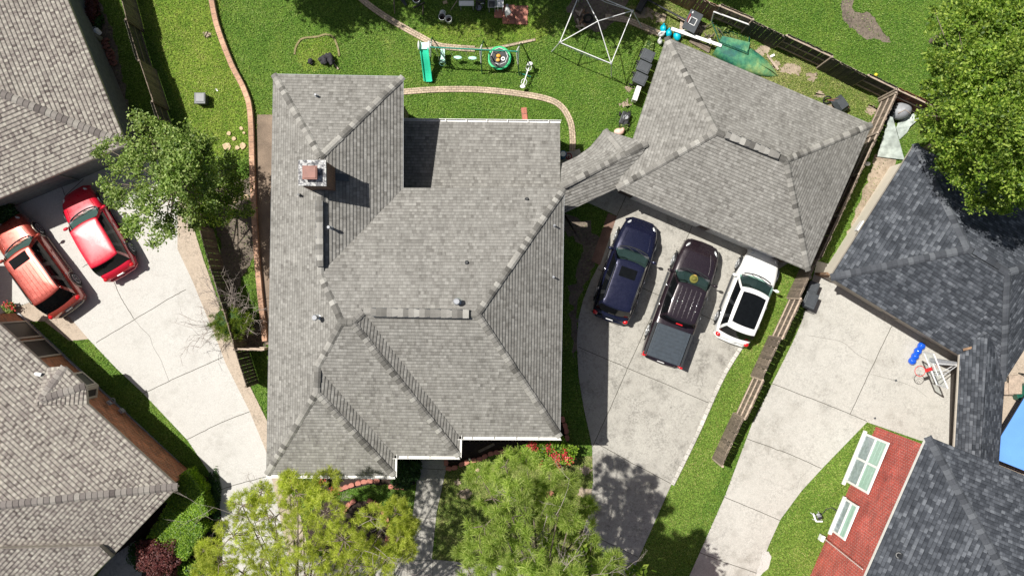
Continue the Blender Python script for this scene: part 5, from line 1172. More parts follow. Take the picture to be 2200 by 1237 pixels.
for (x0, x1, y0, y1) in ((974, 993, 121, 127), (1005, 1025.5, 122, 128.5)):
    c = at((x0 + x1) / 2, (y0 + y1) / 2, .48); m = MB(); m.ell(c, (.21, .085, .03)); sw = m.build('swing_seat', M['pale_mint'], ss)
    for s in (-1, 1):
        q = c + Vector((s * .19, 0, .02)); t = (q.x - bA.x) / (bB.x - bA.x); m = MB(); tp = bA.lerp(bB, t - .03); m.tube([q, tp], .009, 5); m.build('chain', M['steel'], sw)
c = at(951, 118, .5); m = MB(); m.box(c, (.20, .52, .04)); m.box(c + Vector((0, -.34, .04)), (.20, .10, .14)); gl = m.build('glider', M['pale_mint'], ss)
for dx, dy in ((-.14, .25), (.14, .25), (-.14, -.28), (.14, -.28)):
    m = MB(); m.tube([c + Vector((dx, dy, 0)), Vector((c.x + dx - .05, at(0, 103, zt_).y + dy * .1, zt_))], .014, 5); m.build('hanger', M['white'], gl)
m = MB(); m.ring(c + Vector((0, -.40, .1)), .14, .018, 16, 5); m.build('foot_rest', M['dgreen_metal'], gl)
tr = thing('trampoline', 'small round trampoline with a bright green rim below the swing set beam', 'trampoline', tuple(at(1072.8, 125)))
c = at(1072.8, 125, .32); m = MB(); m.ring(c, .50, .055, 40, 8, Matrix.Diagonal((1, 1, .5))); m.build('rim_pad', M['green_pad'], tr)
m = MB(); m.tube([c - Vector((0, 0, .012)), c], [.47, .47], 40); m.build('jump_mat', M['black'], tr)
m = MB(); m.ring(c + Vector((0, 0, .28)), .39, .014, 8, 6); m.build('enclosure_ring', M['white'], tr)
for k in range(6): a = k * math.pi / 3 + .3; m = MB(); m.cyl(c + Vector((math.cos(a) * .49, math.sin(a) * .49, -.32)), c + Vector((math.cos(a) * .40, math.sin(a) * .40, .28)), .014, n=6); m.build('post', M['pale_mint'], tr)
for x, y, r, mt, nm, lb in ((1071, 121, .11, 'yellow', 'toy_ball', 'orange yellow toy ball, upper one lying on the round trampoline'), (1070, 130, .10, 'straw', 'toy_ball', 'dusty orange toy ball, lower one lying on the round trampoline'), (1081, 127, .10, 'white', 'toy_ring', 'white toy ring lying on the round trampoline mat')):
    m = MB(); p = at(x, y, .35)
    if nm == 'toy_ring': m.ring(p + Vector((0, 0, .02)), r * .7, r * .32, 20, 7, Matrix.Diagonal((1, 1, .5)))
    else: m.ell(p + Vector((0, 0, .04)), (r, r * .85, .07))
    one(m, nm, M[mt], lb, 'toy')
sw_ = thing('seesaw', 'white seesaw on a green base bar at the right end of the swing set', 'seesaw', tuple(at(1130, 161)))
e0, e1 = at(1139, 137, .62), at(1123, 186, .42); m = MB(); m.cyl(e0, e1, .028); m.build('beam', M['white'], sw_)
for e, u in ((e0, .22), (e1, .78)):
    m = MB(); m.ell(e, (.13, .09, .035)); m.build('seat', M['white'], sw_); p = e0.lerp(e1, u) + Vector((0, 0, .05)); m = MB(); dr = (e1 - e0).normalized() * (1 if u > .5 else -1); sd_ = Vector((-dr.y, dr.x, 0))
    m.tube([p - dr * .14, p - dr * .02 + sd_ * .12, p + dr * .12 + sd_ * .12, p + dr * .16, p + dr * .12 - sd_ * .12, p - dr * .02 - sd_ * .12, p - dr * .14], .014, 6); m.build('handle', M['white'], sw_)
m = MB(); m.cyl(at(1117.5, 157.5, .12), at(1141, 165, .12), .025); m.build('base_bar', M['green_metal'], sw_)
m = MB(); c = at(1130, 161); m.cyl((c.x, c.y, .0), (c.x, c.y, .52), .025); m.build('pivot_post', M['dgreen_metal'], sw_)
# bare canopy frame
cf = thing('canopy_frame', 'bare metal canopy frame without its cover, standing on the back lawn', 'canopy frame', tuple(at(1285, 80)))
za, zp = 2.0, 2.75; cA, cB, cC, cD, cP = at(1202.8, 91.7, za), at(1359.2, 23.5, za), at(1313, 137, za), at(1249, -22, za), at(1284.5, 46, zp)
for t, g0 in ((cA, at(1185.3, 111.6)), (cB, at(1378.6, 59.4)), (cC, at(1313.6, 166.1)), (cD, at(1243, 5))):
    m = MB(); m.cyl(g0, t, .022); m.build('leg', M['steel'], cf); m = MB(); m.cyl(t, cP, .020); m.build('rafter', M['steel'], cf); m = MB(); m.ell(t, (.055, .055, .055)); m.build('joint', M['mgrey'], cf)
for a, b in ((cA, cC), (cC, cB), (cB, cD), (cD, cA)):
    m = MB(); m.cyl(a, b, .020); m.build('eave_pole', M['steel'], cf); mid = (a + b) / 2; m = MB(); m.tube([a - Vector((0, 0, .04)), mid - Vector((0, 0, .30)), b - Vector((0, 0, .04))], .014, 6); m.build('truss_rod', M['steel'], cf)
# grey storage cube
bx = thing('storage_box', 'square dark grey plastic box on the left lawn', 'box', tuple(at(428, 211)))
c = at(429, 211, .5); c = Vector((c.x, c.y, 0)); m = MB(); m.box(c + Vector((0, 0, .22)), (.46, .46, .44)); m.build('tub', M['dgrey'], bx, bevel=.02)
m = MB(); m.box(c + Vector((0, 0, .47)), (.52, .52, .06)); ld = m.build('lid', M['dgrey'], bx, bevel=.015); m = MB(); m.box(c + Vector((.02, .03, .51)), (.38, .38, .03)); m.build('lid_panel', plain('faded_grey_plastic', (.15, .155, .165), .5), ld, bevel=.01)
m = MB(); m.beam(at(463, 191, .02), at(468, 196, .02), .06, .03); one(m, 'white_stick', M['white'], 'short white stick on the grass right of the grey box', 'litter')
for i, (x, y, r, lb) in enumerate(((493, 287, 5, 'small pale stepping stone, highest on the left lawn'), (519, 277, 4, 'little pale stone close to the low brick wall'), (525, 286, 3, 'tiny pale stone touching the border wall'), (503, 299, 5, 'small tan stone just above the big orange one'), (488, 315, 9, 'largest orange tan stepping stone on the left lawn'), (523, 314, 7, 'tan stone under the first leaves by the wall'), (511, 318, 5, 'greyish stone right of the largest orange one'), (528, 425, 8, 'square brown stone in shade beside the wall'), (505, 431, 6, 'pale stone in deep shade of the leafy tree'))):
    m = MB(); c = at(x, y); pts = [(c.x + r / S * random.uniform(.75, 1.15) * math.cos(a), c.y + r / S * random.uniform(.75, 1.2) * math.sin(a)) for a in np.linspace(0, 6.28, 8)[:-1]]; m.prism(pts, .0, .085); one(m, 'stepping_stone', M['stone'], lb, 'stone', 'stepping stones on the left lawn', .01)
for nm, lb, L_ in (('charred_log_pile', 'heap of charred black logs inside the ring of bricks', ((685, 130, 712, 118), (690, 136, 715, 128), (700, 118, 718, 134), (694, 126, 700, 138), (708, 116, 712, 140))), ('charred_log_pile', 'small charred stump left of the black log heap', ((664, 130, 671, 138), (668, 129, 664, 137)))):
    f = thing(nm, lb, 'log pile', tuple(at(L_[0][0], L_[0][1])))
    for i, (x0, y0, x1, y1) in enumerate(L_):
        m = MB(); a, b = at(x0, y0, .10 + .05 * i), at(x1, y1, .13 + .06 * i); m.tube([a, a.lerp(b, .3) + Vector((.02, .02, .03)), a.lerp(b, .7), b], [.09, .12, .11, .07], 8); m.build('log', M['ash'], f)
m = MB(); m.tube([at(716, 136, .1), at(722, 142, .08), at(727, 149, .05)], [.02, .03, .045], 7); one(m, 'pale_stick', M['wood_pale'], 'pale stick poking out of the charred log heap', 'stick')
# patio clutter at the top
tp_ = M['patio_tile']
for i, (x0, y0, x1, y1, lb) in enumerate(((1079.5, 12, 1106, 33, 'upper left terracotta slab under the white ornament'), (1107, 14, 1134.6, 34, 'upper right terracotta slab of the square pad'), (1079.5, 33.8, 1106, 52.5, 'lower left terracotta slab below the brown stool'), (1107, 34.8, 1133, 54, 'lower right terracotta slab of the square pad'), (1062, 21.7, 1078.5, 40, 'single terracotta slab jutting out left of the pad'))):
    m = MB(); a, b = at(x0, y1), at(x1, y0); m.box(((a.x + b.x) / 2, (a.y + b.y) / 2, .05), (b.x - a.x, b.y - a.y, .05)); one(m, 'paving_slab', plain('terracotta_slab', (.46, .19, .14), .85, var=.12), lb, 'paving slab', 'terracotta slabs in the back yard', .008)
f = thing('garden_ornament', 'white bird shaped ornament standing on the terracotta slabs', 'ornament', tuple(at(1092, 26)))
c = at(1092, 24, .5); m = MB(); m.tube([(c.x, c.y - .15, .10), (c.x, c.y - .1, .25), (c.x - .02, c.y, .42), (c.x - .05, c.y + .12, .55), (c.x - .06, c.y + .16, .62)], [.08, .15, .16, .09, .05], 12); m.build('body', M['white'], f); m = MB(); m.ell((c.x - .05, c.y + .20, .66), (.07, .07, .06)); m.build('head', M['mgrey'], f)
f = thing('patio_stool', 'round brown stool just below the white ornament', 'stool', tuple(at(1099, 38))); c = at(1096, 36, .4); m = MB(); m.cyl((c.x, c.y, .38), (c.x, c.y, .42), .15, n=20); m.build('seat', M['rust'], f)
for k in range(3): a = k * 2.1; m = MB(); m.cyl((c.x + .12 * math.cos(a), c.y + .12 * math.sin(a), .38), (c.x + .18 * math.cos(a), c.y + .18 * math.sin(a), .04), .014, n=6); m.build('leg', M['rust'], f)
def can(name, lb, px, py, r, h, mat, cat, inner=True, group=None):
    c = at(px, py); f = thing(name, lb, cat, tuple(c), group); m = MB(); m.tube([(c.x, c.y, .0), (c.x, c.y, h)], [r * .85, r], 20, False); m.tube([(c.x, c.y, h), (c.x, c.y, .03)], [r * .94, r * .8], 20, False); m.build('drum', mat, f)
    m = MB(); m.ring((c.x, c.y, h), r, .018, 24, 6); m.build('rim', mat, f); m = MB(); m.cyl((c.x, c.y, .02), (c.x, c.y, h * .35), r * .8, n=20); m.build('contents', M['mulch'], f); return f
can('metal_bin', 'round galvanised bin standing open at the edge of the tree shade', 951.7, 44, .16, .5, M['metal'], 'bin')
m = MB(); c = at(951, 28, .05); m.cyl(c - Vector((0, 0, .03)), c, .15, n=20); m.ell(c, (.12, .12, .03)); m.ring(c + Vector((0, 0, .05)), .035, .01, 12, 5); one(m, 'bin_lid', M['metal'], 'round metal lid lying on the grass above the open bin', 'lid')
f = can('bucket', 'square white bucket beside the open metal bin', 965, 47, .15, .42, M['white'], 'bucket')
can('bucket', 'black bucket with a white rim at the top edge', 896, 3, .17, .3, M['white'], 'bucket')
for i, (x0, y0, x1, y1, r, mt, lb) in enumerate(((846, -5, 848, 30, .03, 'wood_grey', 'thin grey branch, leftmost stick at the top edge'), (909, 12, 908, 32, .04, 'wood_grey', 'short curved stick on the shaded grass'), (888, 17, 912, 6, .05, 'wood_dark', 'dark log under the black bucket'), (982, 2, 968, 23, .02, 'wood_pale', 'long handled shovel leaning in the shade'), (862, -4, 872, 12, .09, 'dgrey', 'dark blue grey tool case near the thin branch'))):
    m = MB(); m.tube([at(x0, y0, .25), at((x0 + x1) / 2, (y0 + y1) / 2, .15), at(x1, y1, .06)], [r, r * .9, r * .8], 7)
    one(m, ('branch', 'branch', 'log', 'shovel', 'tool_case')[i], M[mt], lb, ('stick', 'stick', 'log', 'shovel', 'tool case')[i])
m = MB(); c = at(956, 5, .1); m.box(c - Vector((0, 0, .06)), (.2, .14, .08), R(15)); one(m, 'concrete_block', M['stone'], 'small pale block in the shade above the metal lid', 'block')
def table(name, lb, x0, y0, x1, y1, h, top, leg, cat='table', group=None):
    a, b = at(x0, y1, h), at(x1, y0, h); c = (a + b) / 2; f = thing(name, lb, cat, (c.x, c.y, 0), group); sx, sy = abs(b.x - a.x), abs(b.y - a.y)
    m = MB(); m.box((c.x, c.y, h - .02), (sx, sy, .04)); m.build('top', top, f, bevel=.008)
    for u in (-1, 1):
        for v in (-1, 1): m = MB(); m.box((c.x + u * (sx / 2 - .05), c.y + v * (sy / 2 - .05), (h - .04) / 2), (.045, .045, h - .045)); m.build('leg', leg, f)
    return f
table('work_table', 'white topped work table beside the black grill', 986, 2, 1018, 13, .7, M['white'], M['mgrey'])
f = table('barbecue_grill', 'black barbecue grill in the shade between the white table and grey sink', 1022, -8, 1042, 10, .8, M['black'], M['black'], 'grill')
m = MB(); c = at(1032, 0, .95); m.ell(c, (.20, .15, .14)); m.build('hood', M['black'], f); m = MB(); c = at(1036, 8, .84); m.box(c, (.14, .04, .03)); m.build('name_plate', M['white'], f)
f = table('utility_sink', 'grey utility sink on legs at the end of the clutter', 1048, 1, 1065, 17, .75, M['mgrey'], M['mgrey'], 'sink'); m = MB(); c = at(1056.5, 9, .76); m.box(c, (.28, .26, .02)); m.build('basin', M['interior_dark'], f, bevel=.004)
table('cooler_table', 'bright white plastic table touching the grey sink', 1067, -6, 1082, 16, .72, M['white'], M['white'])
f = thing('round_grey_pot', 'round grey pot on the ground below the black grill', 'pot', tuple(at(1029, 21))); c = at(1029, 20); m = MB(); m.tube([(c.x, c.y, 0), (c.x, c.y, .22)], [.12, .17], 18, False); m.cyl((c.x, c.y, .02), (c.x, c.y, .17), .12, n=16); m.build('bowl', M['mgrey'], f)
# fire wood near the canopy frame
f = thing('firewood_heap', 'loose heap of pale split firewood on the bare soil under the canopy frame', 'firewood', tuple(at(1250, 45)))
for k in range(16): c = at(random.uniform(1240, 1258), random.choice([random.uniform(22, 34), random.uniform(46, 60)]), .06 + .012 * k); m = MB(); m.box(c, (random.uniform(.22, .4), .08, .07), random.uniform(0, 3)); m.build('log', M['wood_pale'] if k % 2 else M['wood_brown'], f, bevel=.01)
m = MB(); c = at(1263, 40, .2); m.ring(c, .2, .05, 20, 7, Matrix.Rotation(R(50), 3, 'X')); one(m, 'old_tyre', M['rubber'], 'little black tyre leaning by the firewood heap', 'tyre')
# wheelie bins
def wheelie(lb, px, py, rz, s=1.0, group='black wheeled bins'):
    c = W(px, py, 1.02 * s); f = thing('wheeled_bin', lb, 'wheelie bin', (c.x, c.y, 0), group, True, rz); s_ = s
    m = MB(); vs = []
    for z, a, b in ((.08, .20, .23), (.5, .25, .29), (.96, .28, .33)): vs += [(-b * s_, -a * s_, z * s_), (b * s_, -a * s_, z * s_), (b * s_, a * s_, z * s_), (-b * s_, a * s_, z * s_)]
    m.add(vs, [(i * 4 + k, i * 4 + (k + 1) % 4, i * 4 + 4 + (k + 1) % 4, i * 4 + 4 + k) for i in range(2) for k in range(4)] + [(3, 2, 1, 0)]); m.build('tub', M['black'], f, bevel=.03)
    m = MB(); m.box((0, 0, .985 * s_), (.70 * s_, .60 * s_, .05)); m.build('lid', M['dgrey'], f, bevel=.02); m = MB(); m.box((.03, 0, 1.02 * s_), (.50 * s_, .46 * s_, .035)); m.build('lid_panel', M['dgrey'], f, bevel=.015)
    m = MB(); m.cyl((-.39 * s_, -.24 * s_, .95 * s_), (-.39 * s_, .24 * s_, .95 * s_), .022); m.build('handle', M['black'], f)
    for u in (-1, 1): m = MB(); m.cyl((-.3 * s_, u * .24 * s_, .12), (-.3 * s_, u * .30 * s_, .12), .12, n=16); m.build('wheel', M['rubber'], f)
rb = math.atan2(298, -98)
wheelie('black wheeled bin nearest the top of the garage row', 1392, 119, R(-25) , .86); wheelie('black wheeled bin in the middle of the row beside the garage', 1384, 144, R(-25), .86); wheelie('black wheeled bin lowest in the row beside the garage', 1376, 169, R(-25), .86)
wheelie('black wheeled bin behind the other one at the right driveway fence', 1748, 618, R(68), .8, 'black bins on the right driveway'); wheelie('larger black wheeled bin in front of the other at the right driveway fence', 1742, 645, R(68), 1.0, 'black bins on the right driveway')
m = MB(); m.beam(at(1372, 188, .5), at(1362, 218, .5), .22, .5); one(m, 'white_bench', M['white'], 'long white plastic bench against the garage below the black bins', 'bench', bevel=.02)
f = thing('lawn_mower', 'black lawn mower parked against the left side of the garage', 'lawn mower', tuple(at(1341, 258)))
c = at(1341, 257); m = MB(); m.box((c.x, c.y, .22), (.42, .62, .16), R(-20)); m.build('deck', M['black'], f, bevel=.04); m = MB(); m.cyl((c.x + .03, c.y + .02, .3), (c.x + .03, c.y + .02, .46), .14, .10); m.build('engine', M['mgrey'], f)
for u, v in ((-.22, .25), (.2, .28), (-.22, -.28), (.2, -.25)): m = MB(); m.cyl((c.x + u - .03, c.y + v, .1), (c.x + u + .03, c.y + v, .1), .1); m.build('wheel', M['rubber'], f)
m = MB(); m.tube([(c.x - .12, c.y - .25, .3), (c.x - .02, c.y + .25, .75), (c.x + .2, c.y + .25, .75), (c.x + .12, c.y - .25, .3)], .014, 6); m.build('handle', M['black'], f)
m = MB(); c = at(1330, 283, .2); m.ell(c - Vector((0, 0, .03)), (.24, .17, .16)); m.ell(c + Vector((.16, .08, .0)), (.1, .12, .12)); one(m, 'stuffed_bag', M['skin_bag'], 'pale pink stuffed bag beside the lawn mower', 'bag')
# toppled basketball hoop
f = thing('toppled_basketball_hoop', 'toppled portable basketball hoop with a grey board lying by the long fence', 'basketball hoop', tuple(at(1440, 30)))
bq = [at(1485, 17, .75), at(1511, 32, .75), at(1490, 73, .7), at(1466, 63, .7)]; c = sum(bq, Vector()) / 4; ang = math.atan2(bq[1].y - bq[2].y, bq[1].x - bq[2].x); Lb, Wb = (bq[1] - bq[2]).length, (bq[0] - bq[1]).length
m = MB(); m.box(c, (Lb, Wb, .04), ang); bd = m.build('backboard', M['dgrey'], f, bevel=.018)
m = MB(); rt = Matrix.Rotation(ang, 3, 'Z')
for a, b, w_, h_ in ((-.16, 0, .025, .30), (.16, 0, .025, .30), (0, .15, .345, .025), (0, -.15, .345, .025)): m.box(c + rt @ Vector((a, b, .024)), (w_, h_, .008), ang)
m.build('target_square', M['white'], bd); m = MB(); m.box(c + rt @ Vector((.36, .18, .026)), (.09, .05, .01), ang); m.build('badge', M['white'], bd)
m = MB(); rr_ = Matrix.Rotation(ang, 3, 'Z') @ Matrix.Rotation(R(80), 3, 'X'); m.ring(c + rt @ Vector((0, .22, .16)), .19, .012, 24, 6, rr_); m.build('rim', M['red'], f)
m = MB(); m.tube([at(1392, 0, .5), at(1430, 21, .5), at(1473, 43, .62)], .045, 8); m.build('pole', M['black'], f); m = MB(); m.box(at(1380, 8, .3), (.9, .32, .36), R(62)); m.build('base', M['black'], f, bevel=.05)
# bags and board heap
for i, (x, y, r, mt, lb) in enumerate(((1426, 60, .19, 'teal', 'teal crumpled bag, first of the heap above the garage corner'), (1438, 70, .19, 'teal', 'teal bag in the middle of the heap above the garage corner'), (1456, 76, .24, 'teal', 'largest teal and white bag next to the white plank'), (1422, 72, .17, 'white', 'white bag hanging over the garage corner'), (1419, 88, .15, 'white', 'lowest white bag beside the garage corner'), (1468, 70, .20, 'white', 'white jug like bag lying on the biggest teal bag'))):
    m = MB(); z = .32; p = at(x, y, z); A_ = Matrix.Rotation(random.uniform(0, 3), 3, 'Z') @ Matrix.Rotation(random.uniform(-.5, .5), 3, 'X'); m.ell(p - Vector((0, 0, .12)), (r, r * .75, .18), 16, 10, A_); m.ell(p + A_ @ Vector((r * .8, 0, 0)), (r * .35, r * .3, .08), 8, 6, A_); one(m, 'plastic_bag', M[mt], lb, 'bag', 'plastic bags by the garage corner')
m = MB(); m.beam(at(1442, 62, .45), at(1550, 99, .52), .15, .06); m.beam(at(1524, 84, .56), at(1527, 94, .56), .12, .05); one(m, 'white_plank', M['white'], 'long white plank reaching from the bags to the green rowboat', 'plank')
for i, (a, b, w_, lb) in enumerate((((1482, 87), (1524, 111), .16, 'grey weathered plank lying close along the garage roof edge'), ((1486, 82), (1526, 104), .12, 'second grey weathered plank between the white one and the garage'), ((1462, 70), (1466, 40), .14, 'short pale plank below the toppled hoop'), ((1455, 38), (1472, 44), .10, 'short dark plank left of the toppled board'))):
    m = MB(); m.beam(at(*a, .1 + .05 * i), at(*b, .1 + .05 * i), w_, .035); one(m, 'plank', M['wood_grey'] if i < 2 else M['wood_pale'], lb, 'plank')
f = thing('scrap_pile', 'tangle of dark branches and pipes between the hoop and the rowboat', 'scrap pile', tuple(at(1525, 70)))
for k in range(15):
    a = at(random.uniform(1500, 1545), random.uniform(55, 88), random.uniform(.08, .35)); b = a + Vector((random.uniform(-.5, .5), random.uniform(-.4, .4), random.uniform(-.05, .1))); m = MB(); m.tube([a, a.lerp(b, .5) + Vector((0, 0, .08)), b], [.03, .026, .018], 6); m.build('branch', random.choice([M['wood_dark'], M['wood_grey'], M['black']]), f)
# soccer goal
f = thing('goal_frame', 'small white goal frame leaning over the green rowboat', 'goal', tuple(at(1570, 60)))
gz = 1.25; g1, g2 = at(1534.5, 26, gz), at(1614, 55, gz); g3, g4 = at(1529, 46, .1), at(1610, 78, .1); g5, g6 = at(1546, 91, .62), at(1606, 114, .62)
for nm, a, b, mt in (('crossbar', g1, g2, 'steel'), ('post', g1, g3, 'steel'), ('post', g2, g4, 'steel'), ('side_bar', g3, g5, 'dgreen_metal'), ('side_bar', g4, g6, 'dgreen_metal'), ('back_bar', g5, g6, 'dgreen_metal')): m = MB(); m.cyl(a, b, .035 if mt == 'steel' else .022); m.build(nm, M[mt], f)
m = MB()
for k in range(1, 9):
    t = k / 9; m.tube([g3.lerp(g4, t), g5.lerp(g6, t)], .005, 4, False); 
for k in range(1, 6): t = k / 6; m.tube([g3.lerp(g5, t), g4.lerp(g6, t)], .005, 4, False)
m.build('net', M['dgreen_metal'], f)
# upside-down rowboat
f = thing('rowboat', 'upturned green rowboat with flaking paint behind the garage', 'boat', tuple(at(1600, 125)), None, False)
a0_, a1_ = at(1541, 98, .2), at(1673, 162, .12); ax = (a1_ - a0_); Lb = ax.length; ax.normalize(); sy_ = Vector((-ax.y, ax.x, 0)); m = MB(); N, K = 22, 14; vs = []
for i in range(N + 1):
    u = i / N; w_ = .56 * (1 - u ** 2.6) ** .75 * (.80 + .35 * min(u * 2.2, 1)); h_ = (.42 + .04 * math.sin(u * 3)) * (1 - u ** 5) + .02
    for k in range(K + 1):
        th = math.pi * k / K; c_ = math.cos(th); vs.append(Vector((a0_.x, a0_.y, .03)) + ax * (u * Lb) + sy_ * (w_ * (abs(c_) ** .75) * (1 if c_ > 0 else -1)) + Vector((0, 0, h_ * math.sin(th) ** .7)))
m.add(vs, [(i * (K + 1) + k, (i + 1) * (K + 1) + k, (i + 1) * (K + 1) + k + 1, i * (K + 1) + k + 1) for i in range(N) for k in range(K)], True); m.add(vs[:K + 1], [list(range(K + 1))[::-1]]); m.build('hull', M['canoe'], f)
m = MB(); m.tube([Vector((a0_.x, a0_.y, .46)) + ax * .1, Vector((a0_.x, a0_.y, .47)) + ax * Lb * .5, Vector((a0_.x, a0_.y, .40)) + ax * Lb * .88, Vector((a0_.x, a0_.y, .1)) + ax * Lb], .022, 6); m.build('keel', M['canoe'], f)
m = MB(); hq = [at(1552, 78, .52), at(1611, 92, .52), at(1606, 113, .52), at(1546, 90, .52)]; m.poly([p for p in hq]); o = m.build('stern_board', M['canoe'], f); md = o.modifiers.new('solid', 'SOLIDIFY'); md.thickness = .04
for i, (a, b, lb) in enumerate((((1648, 118), (1672, 150), 'pale slat lying under the bow of the rowboat'), ((1655, 122), (1664, 118), 'small white scrap board above the rowboat bow'))): m = MB(); m.beam(at(*a, .06), at(*b, .08), .10, .03); one(m, 'slat', M['wood_pale'] if not i else M['white'], lb, 'plank')
# wheelbarrow
f = thing('wheelbarrow', 'black wheelbarrow tipped up against the top edge of the garage', 'wheelbarrow', tuple(at(1800, 222)))
c = at(1807, 224, .45); rt = Matrix.Rotation(R(-55), 3, 'Z'); m = MB(); vs = []
for z, a, b in ((0, .20, .16), (.28, .38, .30)): vs += [c + rt @ Vector(v) for v in ((-a, -b, -z + .2), (a, -b, -z + .2), (a, b, -z + .2), (-a, b, -z + .2))]
m.add(vs, [(0, 1, 2, 3), (0, 1, 5, 4), (1, 2, 6, 5), (2, 3, 7, 6), (3, 0, 4, 7)]); m.build('tray', M['dgrey'], f, bevel=.03)
m = MB(); m.ring(at(1777, 215, .2), .17, .035, 20, 7, Matrix.Rotation(R(35), 3, 'X')); m.build('wheel', M['rubber'], f)
for dy in (-.14, .14): m = MB(); m.tube([at(1777, 215, .2), c + rt @ Vector((-.2, dy, .15)), c + rt @ Vector((.35, dy * 1.4, .0))], .018, 6); m.build('handle', M['rust'], f)
m = MB(); m.ell(at(1882, 161, .08), (.08, .08, .08)); one(m, 'yellow_ball', plain('yellow_ball', (.75, .6, .04)), 'little yellow ball on the grass beyond the long fence', 'ball')
# beyond the fence at the right
f = thing('covered_grill', 'dome shaped grey covered grill in the corner behind the fence', 'covered grill', tuple(at(1938, 238)))
c = at(1940, 236, .7); m = MB(); m.ell((c.x, c.y, .45), (.52, .40, .45), 18, 10, Matrix.Rotation(R(20), 3, 'Z')); m.build('cover', M['mgrey'], f); m = MB(); m.ell((c.x - .40, c.y - .12, .35), (.22, .45, .4), 14, 8, Matrix.Rotation(R(-20), 3, 'Z')); m.build('side_flap', M['dgrey'], f)
m = MB(); m.tube([(c.x - .3, c.y - .2, .85), (c.x, c.y - .05, .93), (c.x + .3, c.y - .2, .8)], .012, 5); m.build('strap', M['wood_pale'], f)
m = MB(); pts = [at(1930, 262, .1), at(1950, 250, .2), at(1972, 240, .15), (at(1974, 256, .1)), at(1955, 272, .2), at(1948, 285, .08), at(1932, 300, .05), at(1925, 275, .2)]; m.poly(pts); o = one(m, 'plastic_sheet', M['tarp_clear'], 'crumpled pale plastic sheet on the ground below the covered grill', 'plastic sheet'); md = o.modifiers.new('solid', 'SOLIDIFY'); md.thickness = .03
m = MB(); pts = [at(1911, 250, 1.3), at(1918, 252, 1.3), at(1943, 343, .15), at(1915, 340, .1), at(1884, 336, .1)]; m.poly(pts); o = one(m, 'glass_panel', M['tarp_clear'], 'triangular translucent pale green panel leaning on the fence', 'panel'); md = o.modifiers.new('solid', 'SOLIDIFY'); md.thickness = .015
m = MB(); m.ell(at(1864, 352, .15), (.13, .10, .08)); one(m, 'white_bowl', M['white'], 'small white bowl in the grass under the garage side fence', 'bowl')
# right driveway things
for i, (x, y, lb) in enumerate(((1979.4, 743, 'topmost glossy blue ball of the row near the garage wall'), (1972, 754, 'second glossy blue ball from the top of the row'), (1966, 765, 'third glossy blue ball from the top of the row'), (1960, 775, 'lowest glossy blue ball of the row on the concrete'))):
    m = MB(); c = at(x, y, .19); m.ell(c, (.185, .185, .17), 20, 12); m.ring(c, .186, .008, 24, 5, Matrix.Rotation(R(60), 3, 'X')); one(m, 'blue_ball', M['blue_glass'], lb, 'ball', 'glossy blue balls on the right driveway')
f = thing('basketball_hoop', 'basketball hoop with a clear board and red rim over the right driveway', 'basketball hoop', tuple(at(1999, 772)))
p0 = at(1999, 772); m = MB(); m.beam((p0.x, p0.y, 0), (p0.x + .12, p0.y, 2.35), .16, .16); pt_ = Vector((p0.x + .12, p0.y, 2.35)); m.build('pole', M['mgrey'], f)
q0, q1, q2, q3 = at(1984, 761, 2.85), at(2009, 822, 2.85), at(2025, 825, 3.85), at(2005, 764, 3.85); q0.z = q1.z = 2.85
u_ = (q1 - q0).normalized(); c = (q0 + q1) / 2; c.z = 3.35; ang = math.atan2(u_.y, u_.x); hw_ = (q1 - q0).length / 2 + .1; upv = (q3 - q0); upv = (upv - u_ * upv.dot(u_)).normalized(); 
m = MB(); m.add([c - u_ * hw_ - upv * .5, c + u_ * hw_ - upv * .5, c + u_ * hw_ + upv * .5, c - u_ * hw_ + upv * .5], [(0, 1, 2, 3)]); m.build('backboard', M['board_glass'], f)
for a, b in ((-1, -1), (1, 1)): 
    m = MB(); m.beam(c + u_ * hw_ * a - upv * .5, c + u_ * hw_ * a + upv * .5, .05, .05); m.build('board_frame', M['steel'], f); m = MB(); m.beam(c - u_ * hw_ + upv * .5 * a, c + u_ * hw_ + upv * .5 * a, .05, .05); m.build('board_frame', M['steel'], f)
m = MB()
for s in (-1, 1): m.beam(c + u_ * .28 * s - upv * .42, c + u_ * .28 * s + upv * .02, .035, .012)
for s in (-.42, .02): m.beam(c - u_ * .28 + upv * s, c + u_ * .28 + upv * s, .035, .012)
m.build('target_square', M['white'], f)
rc = at(1978, 797, 3.0); rc.z = 2.95; m = MB(); m.ring(rc, .225, .014, 28, 6); rm = m.build('rim', M['red'], f); m = MB(); m.beam(rc + (c - rc).normalized() * .22, c - upv * .36, .14, .06); m.build('bracket', M['red'], rm)
m = MB()
for k in range(10): a = k * .628; m.tube([rc + Vector((math.cos(a) * .22, math.sin(a) * .22, -.01)), rc + Vector((math.cos(a + .3) * .15, math.sin(a + .3) * .15, -.22)), rc + Vector((math.cos(a) * .12, math.sin(a) * .12, -.40))], .007, 4, False)
m.build('net', M['white'], rm)
for s in (-1, 1):
    for zz in (-.25, .25): m = MB(); m.cyl(pt_ + Vector((.02 + 0, s * .06, -.15 if zz < 0 else 0)), c + u_ * .3 * s + upv * zz, .022, n=6); m.build('arm', M['steel'], f)
for x, y, lb in ((1925, 817, 'small square drain cover on the right driveway near the hoop'), (1880, 898, 'small square drain cover on the right driveway near the brick corner')): m = MB(); c = at(x, y, .05); m.box(c, (.09, .09, .012), .6); one(m, 'drain_cover', M['dgrey'], lb, 'drain cover')
f = thing('hose_reel', 'white and black hose reel on the grass by the red brick wall', 'hose reel', tuple(at(1756, 1110)))
c = at(1755, 1109, .3); c.z = 0
